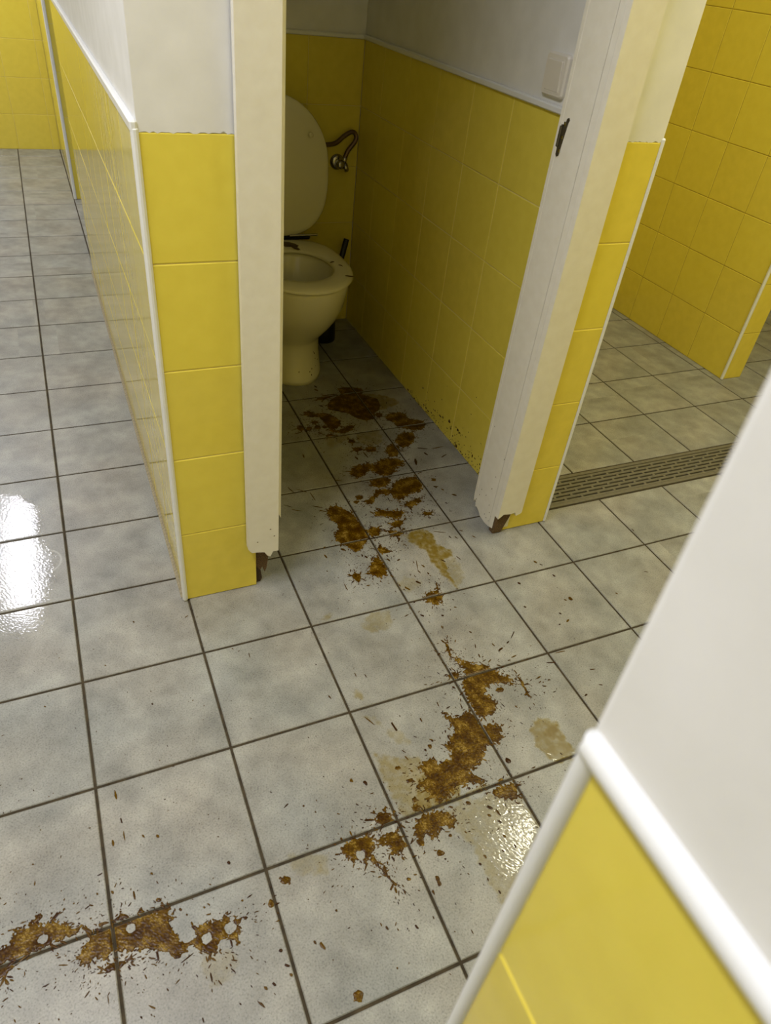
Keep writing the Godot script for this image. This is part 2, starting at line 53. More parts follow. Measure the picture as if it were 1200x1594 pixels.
const DROPS = [
	[0.8532,-0.3653,0.002,0.0028,0.0032], [0.8963,-0.2952,0.0089,-0.0031,0.0028], [0.887,-0.3126,-0.0012,-0.0053,0.0022], [0.9486,-0.3257,0.0107,-0.0092,0.0016], [0.9238,-0.3087,0.0051,-0.0025,0.0022], [0.9161,-0.2665,0.0079,-0.0014,0.0021], [0.8984,-0.2605,0.0037,-0.0003,0.0015], [0.9912,-0.2224,0.0137,0.0038,0.0018], [1.0304,-0.2426,0.0138,0.0013,0.0015], [0.9378,-0.1951,0.0081,-0.0018,0.0018], [0.9361,-0.1713,0.0037,0.0028,0.0018], [0.9277,-0.1558,0.0009,0.0018,0.0018], [0.9511,-0.1497,0.0044,-0.0003,0.0015], [0.8211,-0.1568,0.0014,0.0054,0.0017], [0.8465,-0.1445,0.0009,0.0038,0.002], [0.6254,-0.121,0.0002,0.0032,0.0029], [0.6357,-0.13,0.0007,0.0021,0.0019], [0.6122,-0.1149,0.0007,0.0033,0.0024], [0.7621,-0.037,0.001,0.0065,0.0069], [0.8026,-0.0059,0.0045,-0.0002,0.0016], [0.8438,-0.3228,-0.0029,0.0072,0.0015], [0.8384,-0.2944,-0.0009,0.0053,0.0018], [0.854,-0.2734,0.0071,-0.0039,0.0018], [0.7396,-0.2346,0.002,0.0036,0.0029], [0.7242,-0.2805,0.002,0.0037,0.0015], [0.531,-0.2167,0.0065,0.013,0.0019], [0.5742,-0.1864,0.0019,0.0128,0.0029], [0.6347,-0.1825,0.0002,0.0055,0.0022], [0.6351,-0.1294,0.0011,0.0019,0.0022], [0.6129,-0.1154,0.0011,0.0033,0.0025], [0.6305,-0.0789,0.0011,0.0046,0.0027], [0.5663,-0.0822,0.002,0.0028,0.0027], [0.4714,-0.0895,0.0024,0.0048,0.0046], [0.4476,-0.1037,0.0021,0.0041,0.0041], [0.5692,-0.1113,0.0015,0.0055,0.0024], [0.5697,-0.1271,0.0026,0.0045,0.0015], [0.5048,-0.0791,0.0009,0.0016,0.0015], [0.6062,0.0105,0.0035,0.0032,0.0026], [0.6411,0.0153,0.0043,0.0054,0.0047], [0.6761,0.0377,0.0047,0.0058,0.0038], [0.6864,0.0518,0.0002,0.0071,0.0033], [0.6672,0.0506,0.0022,0.0037,0.0032], [0.6799,0.0682,0.0021,0.0036,0.0032], [0.6742,0.0957,0.0021,0.0036,0.0032], [0.6831,0.1182,0.001,0.0053,0.0024], [0.6578,0.1183,0.0019,0.0028,0.0023], [0.6214,0.1153,0.0014,0.0037,0.0028], [0.6063,0.1242,0.0014,0.0026,0.0023], [0.6092,0.0633,0.001,0.0026,0.0021], [0.5513,0.0944,0.0009,0.0016,0.0018], [0.5061,0.138,-0,0.0044,0.0027], [0.6151,0.1781,0.0006,0.0037,0.002], [0.456,0.1764,0.0014,0.0046,0.0019], [0.4883,0.1739,-0.0002,0.0031,0.0014], [0.4087,0.1605,0.0006,0.0034,0.0021], [0.6061,0.1523,-0.0003,0.0034,0.0017], [0.5756,0.1178,0.0012,0.003,0.001], [0.5781,0.1316,0.0012,0.002,0.0012], [0.3628,-0.0677,0.0011,0.0015,0.0018], [0.4013,-0.0499,0.0027,0.0016,0.0013], [0.3162,-0.0982,0.0057,-0.0031,0.0015], [0.346,-0.0864,0.001,0.0018,0.0021], [0.3404,0.1057,0.0011,0.0023,0.0021], [0.4016,0.1521,0.0001,0.0028,0.0014], [0.4092,0.1606,0.0007,0.003,0.0023], [0.4551,0.1767,0.0016,0.0042,0.0019], [0.4463,0.1108,0.0009,0.0016,0.0019], [0.3801,0.08,0.0008,0.0013,0.0014], [0.4339,-0.0098,0.0023,-0.0003,0.0018], [0.3607,0.0251,0.0007,0.001,0.001], [0.3013,0.1471,0.0022,0.0062,0.0034], [0.2917,0.1384,0.0011,0.0031,0.0024], [0.2374,0.13,0.0027,0.0027,0.003], [0.2407,0.1538,0.0039,0.0031,0.0023], [0.2432,0.168,0.002,0.0024,0.0026], [0.2016,0.1709,0.0018,0.0031,0.0026], [0.215,0.1709,0.0018,0.0032,0.0023], [0.1899,0.189,0.0037,0.0056,0.0019], [0.4011,0.2201,0.0008,0.0016,0.0017], [-0.1538,0.0472,0.0039,-0.0013,0.0013], [-0.1578,0.0551,0.0016,-0.0013,0.0012], [-0.1447,0.0244,0.0028,0.0021,0.0014], [-0.0283,0.0885,0.0011,0.0017,0.0014], [-0.033,0.0939,0.0014,0.0028,0.0014], [-0.0174,0.1017,0.0003,0.0059,0.001], [-0.0849,0.101,0.0008,0.0016,0.0012], [-0.1515,-0.0932,0.0027,-0.0012,0.0013], [-0.0271,-0.0434,0.003,0.0023,0.0015], [-0.0166,-0.0582,0.0012,0.002,0.0017], [-0.0807,0.0109,0.0009,0.0021,0.0011], [-0.0737,0.0309,0.0065,0.0025,0.0012], [0.0383,-0.0347,0,0.0086,0.0019], [0.0063,-0.0522,0.0008,0.0037,0.0021], [0.2,0.0354,0.0008,0.002,0.0023], [0.1119,0.0251,0.0009,0.0016,0.0018], [0.1038,0.0136,0.0012,0.0025,0.0023], [0.1478,0.0219,0.0019,0.0029,0.0019], [0.1401,0.0237,0.0012,0.0022,0.0019], [0.1435,0.0368,0.004,0.0009,0.0016], [0.1288,0.1276,0.0001,0.0067,0.0016], [0.1535,0.1233,0.0008,0.0018,0.0018], [0.1008,0.0876,0.0116,-0.0041,0.001], [0.0377,0.0911,0.001,0.0033,0.0015], [0.0224,0.0591,0.0023,0.0024,0.0019], [0.0231,0.0678,0.0027,0.0025,0.0017], [0.0379,0.0642,0.0013,0.0016,0.0014], [0.065,0.12,0.0011,0.0026,0.0011], [0.0623,0.0971,0.0009,0.0015,0.001], [0.0403,0.1341,0.0042,0.0037,0.0015], [0.0238,0.1414,0.0011,0.0025,0.0015], [0.1057,0.1772,0.0004,0.0036,0.0015], [0.0379,0.1436,0.0009,0.0014,0.0013], [0.161,0.1773,0.001,0.0022,0.0011], [0.1929,0.1234,0.0012,0.0032,0.0012], [0.0811,0.1145,0.0039,-0.0025,0.001], [0.1277,0.1009,-0,0.0057,0.0014], [0.0459,-0.0105,0.0005,0.0023,0.0016], [0.1565,-0.0084,0.0018,0.0016,0.0011], [0.5963,-0.6631,0.0011,0.0026,0.0019], [0.6637,-0.7289,0.0052,0.0065,0.0048], [0.6113,-0.7173,0.0011,0.0087,0.0027], [0.6221,-0.5961,-0.0001,0.011,0.0015], [0.7647,-0.6556,0.002,0.0054,0.0032], [0.7896,-0.648,0.0053,-0.002,0.0028], [0.8431,-0.6076,0.0026,0.0056,0.0032], [0.8441,-0.5779,0.0003,0.0048,0.0028], [0.8053,-0.5555,0.0041,0.0058,0.0039], [0.7685,-0.5446,0.0051,0.0071,0.0035], [0.9666,-0.6911,0.0009,0.0055,0.0026], [0.982,-0.6845,0.0017,0.0058,0.0021], [0.9458,-0.7197,0.0173,0.0078,0.0017], [1.0101,-0.7061,0.0049,0.0035,0.0022], [1.0329,-0.6727,0.0031,0.0049,0.0022], [0.8563,-0.4491,0.0031,0.0021,0.0023], [0.8628,-0.4738,0.0009,0.0024,0.0019], [0.7654,-0.4496,0.0044,0.0045,0.0037], [0.8131,-0.4342,0.0019,0.0027,0.003], [0.7285,-0.4615,0.0065,-0.002,0.0018], [1.0404,-0.9447,0.0075,0.0036,0.0047], [1.0324,-0.913,0.0056,0.0031,0.0037], [1.0457,-0.8939,0.0024,0.0053,0.0033], [1.0671,-0.8611,0.0066,0.0049,0.0042], [1.0266,-0.8315,0.0025,0.0029,0.0027], [0.7121,-0.6837,0.0021,0.0055,0.004], [0.8291,-0.6151,-0.0075,0.0215,0.0012], [0.9043,-0.61,0.0051,0.0076,0.0021], [0.949,-0.6086,0.0032,0.0096,0.0021], [0.8535,-1.1154,0.0015,0.0082,0.004], [1.0284,-1.0493,-0.0046,0.0161,0.0045], [1.0799,-1.0796,0.0027,0.0088,0.0037], [1.1302,-1.0542,0.0124,-0.0064,0.0027], [1.0434,-0.9497,0.0063,0.0047,0.0053], [1.0294,-0.9119,0.0046,0.0042,0.0039], [0.8883,-1.126,0.0022,0.0205,0.0023], [0.6978,-1.1683,-0.0013,0.0122,0.0026], [0.8685,-1.5496,0.0042,0.0091,0.005], [0.8741,-1.5739,0.0023,0.0088,0.004], [0.8491,-1.4408,0.0075,0.0075,0.0043], [0.7907,-1.2791,0.0062,0.0041,0.0036], [0.7208,-1.2968,0.0128,-0.0019,0.0027], [1.0805,-1.1122,0.0165,0.0076,0.0028], [1.1319,-1.103,0.0233,-0.0006,0.0027], [0.8681,-0.8954,-0.0013,0.0133,0.0017], [0.7584,-1.0206,0.0095,0.0055,0.0025], [0.6092,-1.0127,0.0067,0.0191,0.0017], [0.6391,-1.0008,0.013,0.0119,0.0016], [0.6598,-0.9678,0.0011,0.0193,0.0016], [0.5965,-0.9196,0.0156,0.0083,0.0015], [0.6577,-0.9183,0.0139,0.0079,0.002], [0.6667,-0.8962,0.0086,0.0063,0.0027], [0.5797,-0.9438,0.0097,0.008,0.0012], [1.1589,-0.3837,0.0009,0.0074,0.0059], [1.143,-0.384,0.0019,0.003,0.0026], [1.1025,-0.3482,0.0019,0.0029,0.003], [1.1077,-0.3217,0.0057,-0.0026,0.003], [1.0797,-0.3175,0.0036,-0.001,0.002], [1.1453,-0.5311,0.0022,0.0046,0.0047], [1.1552,-0.5175,0.0038,0.0038,0.0018], [1.0271,-0.3953,0.002,0.0029,0.0034], [1.0583,-0.4736,0.0008,0.0052,0.0035], [1.1654,-0.4704,0.0013,0.0042,0.0036], [1.4247,-0.4057,0.0054,0.003,0.0015], [1.5075,-0.5635,-0.001,0.0057,0.002], [1.2909,-0.3613,0.0019,0.003,0.0027], [1.0739,-0.1742,0.008,0.0017,0.0025], [1.0656,-0.131,0.004,0.0019,0.0015], [1.0152,-0.1186,0.005,-0.0019,0.0022], [0.9378,-0.1951,0.0063,-0.0017,0.0018], [0.939,-0.1704,0.0042,0.0014,0.0018], [0.0698,-0.0601,0.0011,0.0027,0.0021], [0.0665,-0.1291,0.0012,0.0029,0.0022], [0.0891,-0.1208,0.0015,0.0042,0.0028], [0.0361,-0.1429,-0.0002,0.0097,0.0015], [0.0319,-0.2231,0.0005,0.0095,0.0023], [0.0353,-0.1703,0.0004,0.0052,0.0018], [0.017,-0.1343,0.0003,0.0061,0.0022], [0.1938,-0.033,0.0015,0.0029,0.0027], [0.1205,-0.637,0.0009,0.0034,0.0021], [0.048,-0.5301,0.0011,0.0022,0.002], [0.1243,-0.4004,0.001,0.002,0.0019], [-0.0738,-0.4622,0.0011,0.002,0.0015], [-0.1508,-0.4191,0.0022,-0.0007,0.0012], [0.2345,-0.6168,0.0049,-0.0026,0.0014], [0.342,-0.4616,-0.0005,0.0075,0.0011], [0.3118,-0.4908,0.0016,0.0025,0.0014], [0.473,-0.2991,0.0009,0.0055,0.0016], [0.3998,-0.2209,0.0008,0.0018,0.0013], [0.5465,-0.3367,0.0001,0.0056,0.0013], [0.5667,-0.3262,0.0007,0.0058,0.0013]
]
# ---------------------------------------------------------------- small helpers
const S := 0.25            # side of a floor tile in metres; plans below are in tile sides

var rng := RandomNumberGenerator.new()
var used := {}
var mesh_cache := {}
var M := {}

func v(x: float, y: float, z: float) -> Vector3:
	return Vector3(x, y, z) * S

func numbered(called: String) -> String:
	var n: int = used.get(called, -1) + 1
	used[called] = n
	return called if n == 0 else "%s_%03d" % [called, n]

func tag(o: Node, label: String, category: String, group := "", kind := "") -> void:
	if label: o.set_meta("label", label)
	if category: o.set_meta("category", category)
	if group: o.set_meta("group", group)
	if kind: o.set_meta("kind", kind)

func thing(called: String, at: Vector3, label: String, category: String, group := "", kind := "") -> Node3D:
	var o := Node3D.new()
	o.name = numbered(called)
	add_child(o)
	o.position = at
	tag(o, label, category, group, kind)
	return o

func part(called: String, mesh: Mesh, m: Material, parent: Node, at := Vector3.ZERO, basis := Basis.IDENTITY) -> MeshInstance3D:
	var o := MeshInstance3D.new()
	o.name = called if parent != self else numbered(called)
	o.mesh = mesh
	o.material_override = m
	o.cast_shadow = GeometryInstance3D.SHADOW_CASTING_SETTING_ON
	parent.add_child(o, true)
	o.transform = Transform3D(basis, at)
	return o

func mat(c: Color, rough: float, metal := 0.0, spec := 0.5) -> StandardMaterial3D:
	var m := StandardMaterial3D.new()
	m.albedo_color = c
	m.roughness = rough
	m.metallic = metal
	m.metallic_specular = spec
	return m

func noise_tex(freq: float, octaves: int, seed_: int, lo: Color, hi: Color, size := 512) -> NoiseTexture2D:
	var n := FastNoiseLite.new()
	n.noise_type = FastNoiseLite.TYPE_SIMPLEX_SMOOTH
	n.frequency = freq
	n.fractal_octaves = octaves
	n.seed = seed_
	var t := NoiseTexture2D.new()
	t.width = size
	t.height = size
	t.seamless = true
	t.noise = n
	var g := Gradient.new()
	g.set_color(0, lo)
	g.set_color(1, hi)
	t.color_ramp = g
	return t

func surfaced(m: StandardMaterial3D, lo: Color, hi: Color, freq: float, scale: float, seed_: int, bump := 0.0, bump_freq := 0.05) -> StandardMaterial3D:
	# mottled colour and fine relief, laid on in world space
	m.albedo_texture = noise_tex(freq, 4, seed_, lo, hi)
	m.uv1_triplanar = true
	m.uv1_world_triplanar = true
	m.uv1_scale = Vector3.ONE * scale
	if bump > 0.0:
		m.heightmap_enabled = true
		m.heightmap_scale = bump
		m.heightmap_texture = noise_tex(bump_freq, 3, seed_ + 7, Color.BLACK, Color.WHITE)
	return m

# one flat face, wound clockwise seen from the side `out` points to
func face(st: SurfaceTool, pts: Array, out: Vector3) -> void:
	var n: Vector3 = (pts[1] - pts[0]).cross(pts[2] - pts[0])
	if n.length_squared() < 1e-18 and pts.size() > 3:
		n = (pts[2] - pts[0]).cross(pts[3] - pts[0])
	var p := pts
	if n.dot(out) > 0.0:
		p = pts.duplicate()
		p.reverse()
	else:
		n = -n
	n = n.normalized()
	for i in range(1, p.size() - 1):
		for k in [0, i, i + 1]:
			st.set_normal(n)
			st.add_vertex(p[k])

func begin() -> SurfaceTool:
	var st := SurfaceTool.new()
	st.begin(Mesh.PRIMITIVE_TRIANGLES)
	return st

# a box between two corners with chamfered edges
func add_box(st: SurfaceTool, a: Vector3, b: Vector3, c := 0.001) -> void:
	var mid := (a + b) / 2.0
	var h := (b - a).abs() / 2.0
	c = minf(c, minf(h.x, minf(h.y, h.z)) * 0.9)
	var vert := func(s: Vector3, axis: int) -> Vector3:
		var q := Vector3(s.x * (h.x - c), s.y * (h.y - c), s.z * (h.z - c))
		q[axis] = s[axis] * h[axis]
		return mid + q
	for axis in 3:
		var u := (axis + 1) % 3
		var w := (axis + 2) % 3
		for sa in [-1.0, 1.0]:
			var pts := []
			for k in [[-1.0, -1.0], [1.0, -1.0], [1.0, 1.0], [-1.0, 1.0]]:
				var s := Vector3.ZERO
				s[axis] = sa; s[u] = k[0]; s[w] = k[1]
				pts.append(vert.call(s, axis))
			var out := Vector3.ZERO
			out[axis] = sa
			face(st, pts, out)
			for sb in [-1.0, 1.0]:
				var s0 := Vector3.ZERO
				s0[axis] = sa; s0[u] = sb; s0[w] = -1.0
				var s1 := s0
				s1[w] = 1.0
				var o2 := Vector3.ZERO
				o2[axis] = sa; o2[u] = sb
				face(st, [vert.call(s0, axis), vert.call(s1, axis), vert.call(s1, u), vert.call(s0, u)], o2)
	for sx in [-1.0, 1.0]:
		for sy in [-1.0, 1.0]:
			for sz in [-1.0, 1.0]:
				var s := Vector3(sx, sy, sz)
				face(st, [vert.call(s, 0), vert.call(s, 1), vert.call(s, 2)], s)

func box_mesh(a: Vector3, b: Vector3, c := 0.001) -> ArrayMesh:
	var st := begin()
	add_box(st, a, b, c)
	return st.commit()

# outline (x, y) given depth from z0 to z1, then turned by `t`
func board(outline: Array, z0: float, z1: float, t := Transform3D.IDENTITY, ch := 0.0012) -> ArrayMesh:
	var st := begin()
	var poly := PackedVector2Array()
	for i in range(0, outline.size(), 2):
		poly.append(Vector2(outline[i], outline[i + 1]))
	var inner: Array = Geometry2D.offset_polygon(poly, -ch)
	var p_in: PackedVector2Array = inner[0] if inner.size() == 1 and inner[0].size() == poly.size() else poly
	if p_in.size() == poly.size() and p_in != poly:   # line the two outlines up
		var best := 0
		for k in poly.size():
			if p_in[k].distance_to(poly[0]) < p_in[best].distance_to(poly[0]): best = k
		var same := Geometry2D.is_polygon_clockwise(poly) == Geometry2D.is_polygon_clockwise(p_in)
		var q := PackedVector2Array()
		for k in poly.size():
			q.append(p_in[posmod(best + (k if same else -k), poly.size())])
		p_in = q
	var dir := signf(z1 - z0)
	var tri := Geometry2D.triangulate_polygon(p_in)
	for i in range(0, tri.size(), 3):
		var a := p_in[tri[i]]; var b := p_in[tri[i + 1]]; var c := p_in[tri[i + 2]]
		face(st, [t * Vector3(a.x, a.y, z1), t * Vector3(b.x, b.y, z1), t * Vector3(c.x, c.y, z1)], t.basis * Vector3(0, 0, dir))
	var cen := Vector2.ZERO
	for q in poly: cen += q / poly.size()
	for k in poly.size():
		var a := poly[k]; var b := poly[(k + 1) % poly.size()]
		var ai := p_in[k]; var bi := p_in[(k + 1) % poly.size()]
		var nrm := (b - a).orthogonal().normalized()
		if Geometry2D.is_point_in_polygon((a + b) / 2.0 + nrm * 0.0004, poly): nrm = -nrm
		var o3 := t.basis * Vector3(nrm.x, nrm.y, 0)
		var zc := z1 - dir * ch
		face(st, [t * Vector3(a.x, a.y, z0), t * Vector3(b.x, b.y, z0), t * Vector3(b.x, b.y, zc), t * Vector3(a.x, a.y, zc)], o3)
		face(st, [t * Vector3(a.x, a.y, zc), t * Vector3(b.x, b.y, zc), t * Vector3(bi.x, bi.y, z1), t * Vector3(ai.x, ai.y, z1)], o3 + t.basis * Vector3(0, 0, dir))
	return st.commit()

# rings of equal length joined into a smooth skin
func loft(st: SurfaceTool, rings: Array, closed := true) -> void:
	var n: int = rings[0].size()
	for i in rings.size() - 1:
		for k in (n if closed else n - 1):
			var a: Vector3 = rings[i][k]; var b: Vector3 = rings[i][(k + 1) % n]
			var c: Vector3 = rings[i + 1][(k + 1) % n]; var d: Vector3 = rings[i + 1][k]
			for p in [a, c, b, a, d, c]:
				st.add_vertex(p)

func cap(st: SurfaceTool, ring: Array, turn := false) -> void:
	var c := Vector3.ZERO
	for p in ring: c += p / ring.size()
	for k in ring.size():
		var a: Vector3 = ring[k]; var b: Vector3 = ring[(k + 1) % ring.size()]
		for p in ([c, a, b] if turn else [c, b, a]):
			st.add_vertex(p)

func tube(path: Array, radius: float, sides := 10, wob := 0.0) -> ArrayMesh:
	var curve := Curve3D.new()
	for i in path.size():
		var p: Vector3 = path[i]
		var tan_: Vector3 = (path[mini(i + 1, path.size() - 1)] - path[maxi(i - 1, 0)]) / 6.0
		curve.add_point(p, -tan_, tan_)
	var len_ := curve.get_baked_length()
	var steps := maxi(4, int(len_ / 0.003))
	var rings := []
	var up := Vector3(0.3, 0.2, 0.93).normalized()
	for i in steps + 1:
		var p := curve.sample_baked(len_ * i / steps, true)
		var q := curve.sample_baked(minf(len_, len_ * i / steps + 0.001), true)
		var q0 := curve.sample_baked(maxf(0.0, len_ * i / steps - 0.001), true)
		var d := (q - q0).normalized()
		var a := d.cross(up).normalized()
		up = a.cross(d).normalized()
		var r := radius * (1.0 + wob * (1.0 if i % 2 == 0 else -1.0))
		var ring := []
		for k in sides:
			var ang := TAU * k / sides
			ring.append(p + a * cos(ang) * r - up * sin(ang) * r)
		rings.append(ring)
	var st := begin()
	loft(st, rings)
	cap(st, rings[0], true)
	cap(st, rings[-1])
	st.generate_normals()
	return st.commit()

# a turned shape: pairs of radius and height about +y
func lathe(profile: Array, sides := 24) -> ArrayMesh:
	var rings := []
	for i in range(0, profile.size(), 2):
		var ring := []
		for k in sides:
			var a := -TAU * k / sides
			ring.append(Vector3(cos(a) * profile[i], profile[i + 1], sin(a) * profile[i]))
		rings.append(ring)
	var st := begin()
	loft(st, rings)
	cap(st, rings[0], true)
	cap(st, rings[-1])
	st.generate_normals()
	return st.commit()

# ---------------------------------------------------------------- wall tiling
const PITCH := 0.2         # wall tiles are 0.8 of a floor tile
const WALL_JOINT := 0.0022

func wall_basis(n: Vector3) -> Basis:
	return Basis(Vector3.UP.cross(n), Vector3.UP, n)

func plate(w: float, h: float) -> ArrayMesh:
	var key := "%d_%d" % [roundi(w * 2000), roundi(h * 2000)]
	if not mesh_cache.has(key):
		var st := begin()
		add_plate(st, w, h, Transform3D.IDENTITY)
		mesh_cache[key] = st.commit()
	return mesh_cache[key]

func add_plate(st: SurfaceTool, w: float, h: float, t: Transform3D) -> void:
	var c := 0.0014
	var f := []
	var g := []
	var b := []
	for k in [[-1, -1], [1, -1], [1, 1], [-1, 1]]:
		f.append(t * Vector3(k[0] * (w / 2 - c), k[1] * (h / 2 - c), 0.0))
		g.append(t * Vector3(k[0] * w / 2, k[1] * h / 2, -0.0009))
		b.append(t * Vector3(k[0] * w / 2, k[1] * h / 2, -0.006))
	face(st, f, t.basis.z)
	for k in 4:
		var m := (k + 1) % 4
		var o: Vector3 = (g[k] + g[m]) / 2 - t.origin
		face(st, [f[k], f[m], g[m], g[k]], o + t.basis.z * 0.05)
		face(st, [g[k], g[m], b[m], b[k]], o)

# tiles over a rectangle: `o` is its lower corner on the tile faces, on the side where the wall's u axis begins
func tile_wall(wall: Node3D, o: Vector3, n: Vector3, length: float, rows: int, first := 0.0, grout: Material = null, joined := false, last_row := 1.0) -> void:
	var bs := wall_basis(n)
	var height := (rows - 1 + last_row) * PITCH
	part("grout", box_mesh(Vector3(0, 0, -0.012), Vector3(length, height - 0.001, -0.0014), 0.0002), grout if grout else M.grout, wall, o, bs)
	var st := begin()
	var u := first - PITCH if first > 0.0 else 0.0
	while u < length - 0.004:
		var a := maxf(u, 0.0)
		var b := minf(u + PITCH, length)
		if b - a > 0.012:
			for r in rows:
				var hh := PITCH * (last_row if r == rows - 1 else 1.0)
				var w := b - a - WALL_JOINT
				var h := hh - WALL_JOINT
				var lean := Basis(Vector3.RIGHT, rng.randfn(0, 0.0016)) * Basis(Vector3.UP, rng.randfn(0, 0.0016))
				var at := o + bs * Vector3((a + b) / 2, r * PITCH + hh / 2, rng.randfn(0, 0.00015))
				if joined:
					add_plate(st, w, h, Transform3D(bs * lean, at))
				else:
					part("tile", plate(w, h), M.yellow[rng.randi() % 3], wall, at, bs * lean)
		u += PITCH
	if joined:
		var p := part("tiling", st.commit(), M.yellow[0], wall)
		p.set_meta("kind", "stuff")

func wall(called: String, a: Vector3, b: Vector3, label: String) -> Node3D:
	var w := thing(called, Vector3.ZERO, label, "wall", "", "structure")
	part("plaster", box_mesh(a, b, 0.003), M.plaster, w)
	return w

# ---------------------------------------------------------------- spills
func poly_distance(p: Vector2, q: PackedVector2Array) -> float:
	var d := 1e9
	var inside := false
	var n := q.size()
	var j := n - 1
	for i in n:
		var a := q[i]
		var b := q[j]
		var e := b - a
		var w := p - a
		var t := clampf(w.dot(e) / maxf(e.length_squared(), 1e-12), 0.0, 1.0)
		d = minf(d, (w - e * t).length_squared())
		if (a.y > p.y) != (b.y > p.y) and p.x < (b.x - a.x) * (p.y - a.y) / (b.y - a.y) + a.x:
			inside = not inside
		j = i
	return sqrt(d) if inside else -sqrt(d)

func pairs(flat: Array) -> PackedVector2Array:
	var q := PackedVector2Array()
	for i in range(0, flat.size(), 2):
		q.append(Vector2(flat[i], flat[i + 1]))
	return q

# a thin layer of liquid on the floor, bounded by ragged outlines, lying beside the open joints
func pool(polys: Array, holes: Array, rough: float, bare: float, cell: float, thick: float, seed_: int, tones: Array, bump := 1.0, cut := true) -> ArrayMesh:
	var edge := FastNoiseLite.new()
	edge.noise_type = FastNoiseLite.TYPE_SIMPLEX
	edge.frequency = 95.0
	edge.fractal_octaves = 4
	edge.fractal_gain = 0.6
	edge.seed = seed_
	var gaps := FastNoiseLite.new()
	gaps.noise_type = FastNoiseLite.TYPE_CELLULAR
	gaps.cellular_return_type = FastNoiseLite.RETURN_DISTANCE
	gaps.frequency = 120.0
	gaps.fractal_octaves = 2
	gaps.seed = seed_ + 3
	var tone := FastNoiseLite.new()
	tone.frequency = 130.0
	tone.fractal_octaves = 4
	tone.fractal_gain = 0.65
	tone.seed = seed_ + 5
	var broad := FastNoiseLite.new()
	broad.frequency = 30.0
	broad.fractal_octaves = 2
	broad.seed = seed_ + 9
	var fine := FastNoiseLite.new()
	fine.noise_type = FastNoiseLite.TYPE_SIMPLEX
	fine.frequency = 330.0
	fine.seed = seed_ + 13
	var st := begin()
	var shapes := []
	for flat in polys: shapes.append(pairs(flat))
	var lo := Vector2(1e9, 1e9)
	var hi := -lo
	for q in shapes:
		for p in q:
			lo = lo.min(p)
			hi = hi.max(p)
	lo -= Vector2.ONE * 0.008
	hi += Vector2.ONE * 0.008
	var nx := int((hi.x - lo.x) / cell) + 2
	var nz := int((hi.y - lo.y) / cell) + 2
	var field := PackedFloat32Array()
	field.resize(nx * nz)
	field.fill(-1.0)
	for q in shapes:
		var l := Vector2(1e9, 1e9)
		var h := -l
		for p in q:
			l = l.min(p)
			h = h.max(p)
		var size_ := minf(h.x - l.x, h.y - l.y)
		var amp := rough * clampf(size_ * 0.16, 0.0006, 0.0062)
		for i in range(maxi(0, int((l.x - lo.x - 0.008) / cell)), mini(nx, int((h.x - lo.x + 0.008) / cell) + 1)):
			for k in range(maxi(0, int((l.y - lo.y - 0.008) / cell)), mini(nz, int((h.y - lo.y + 0.008) / cell) + 1)):
				var p := lo + Vector2(i, k) * cell
				var d := poly_distance(p, q)
				if d < -0.008: continue
				var f := d + 0.0008 + amp * (edge.get_noise_2d(p.x, p.y) * 1.5)
				if bare > 0.0:
					# bare specks where the layer has torn open, most of them towards the rim
					f -= 0.75 * bare * maxf(0.0, gaps.get_noise_2d(p.x, p.y) + 0.42) * 0.02 * clampf(1.35 - d / 0.022, 0.15, 1.0)
				field[i + k * nx] = maxf(field[i + k * nx], f)
	for i in nx:
		for k in nz:
			var at := i + k * nx
			if field[at] < -0.5: continue
			var p := lo + Vector2(i, k) * cell
			for h in holes:
				field[at] = minf(field[at], p.distance_to(Vector2(h[0], h[1])) - h[2] + edge.get_noise_2d(p.y, p.x) * 0.002)
			if cut:
				var jx := absf(p.x - roundf(p.x / S) * S)
				var jz := absf(p.y - roundf(p.y / S) * S)
				field[at] = minf(field[at], minf(jx, jz) - 0.0028)
	var seven := func(i: int, k: int) -> Vector3:
		var f := field[i + k * nx]
		var p := lo + Vector2(i, k) * cell
		var y := 0.0004
		if f > 0.0:
			y += thick * minf(1.0, f / 0.003) * (0.55 + bump * (0.5 + 0.75 * tone.get_noise_2d(p.x * 1.4, p.y * 1.4)))
		return Vector3(p.x, maxf(y, 0.0004), p.y)
	var tint := func(p: Vector3) -> Color:
		var t := clampf(0.42 + 0.55 * tone.get_noise_2d(p.x, p.z) + 0.6 * broad.get_noise_2d(p.x, p.z) + 0.55 * fine.get_noise_2d(p.x, p.z), 0.0, 0.999) * (tones.size() - 1)
		var c: Color = tones[int(t)].lerp(tones[int(t) + 1], t - int(t))
		return c
	for i in nx - 1:
		for k in nz - 1:
			var c := [[i, k], [i + 1, k], [i + 1, k + 1], [i, k + 1]]
			var pts := []
			for e in 4:
				var a: Array = c[e]
				var b: Array = c[(e + 1) % 4]
				var fa := field[a[0] + a[1] * nx]
				var fb := field[b[0] + b[1] * nx]
				if fa > 0.0: pts.append(seven.call(a[0], a[1]))
				if (fa > 0.0) != (fb > 0.0):
					var t := clampf(fa / (fa - fb), 0.02, 0.98)
					var p := lo + Vector2(lerpf(a[0], b[0], t), lerpf(a[1], b[1], t)) * cell
					pts.append(Vector3(p.x, 0.0002, p.y))
			for m in range(1, pts.size() - 1):
				for p in [pts[0], pts[m], pts[m + 1]]:
					if tones: st.set_color(tint.call(p))
					st.add_vertex(p)
	st.generate_normals()
	return st.commit()

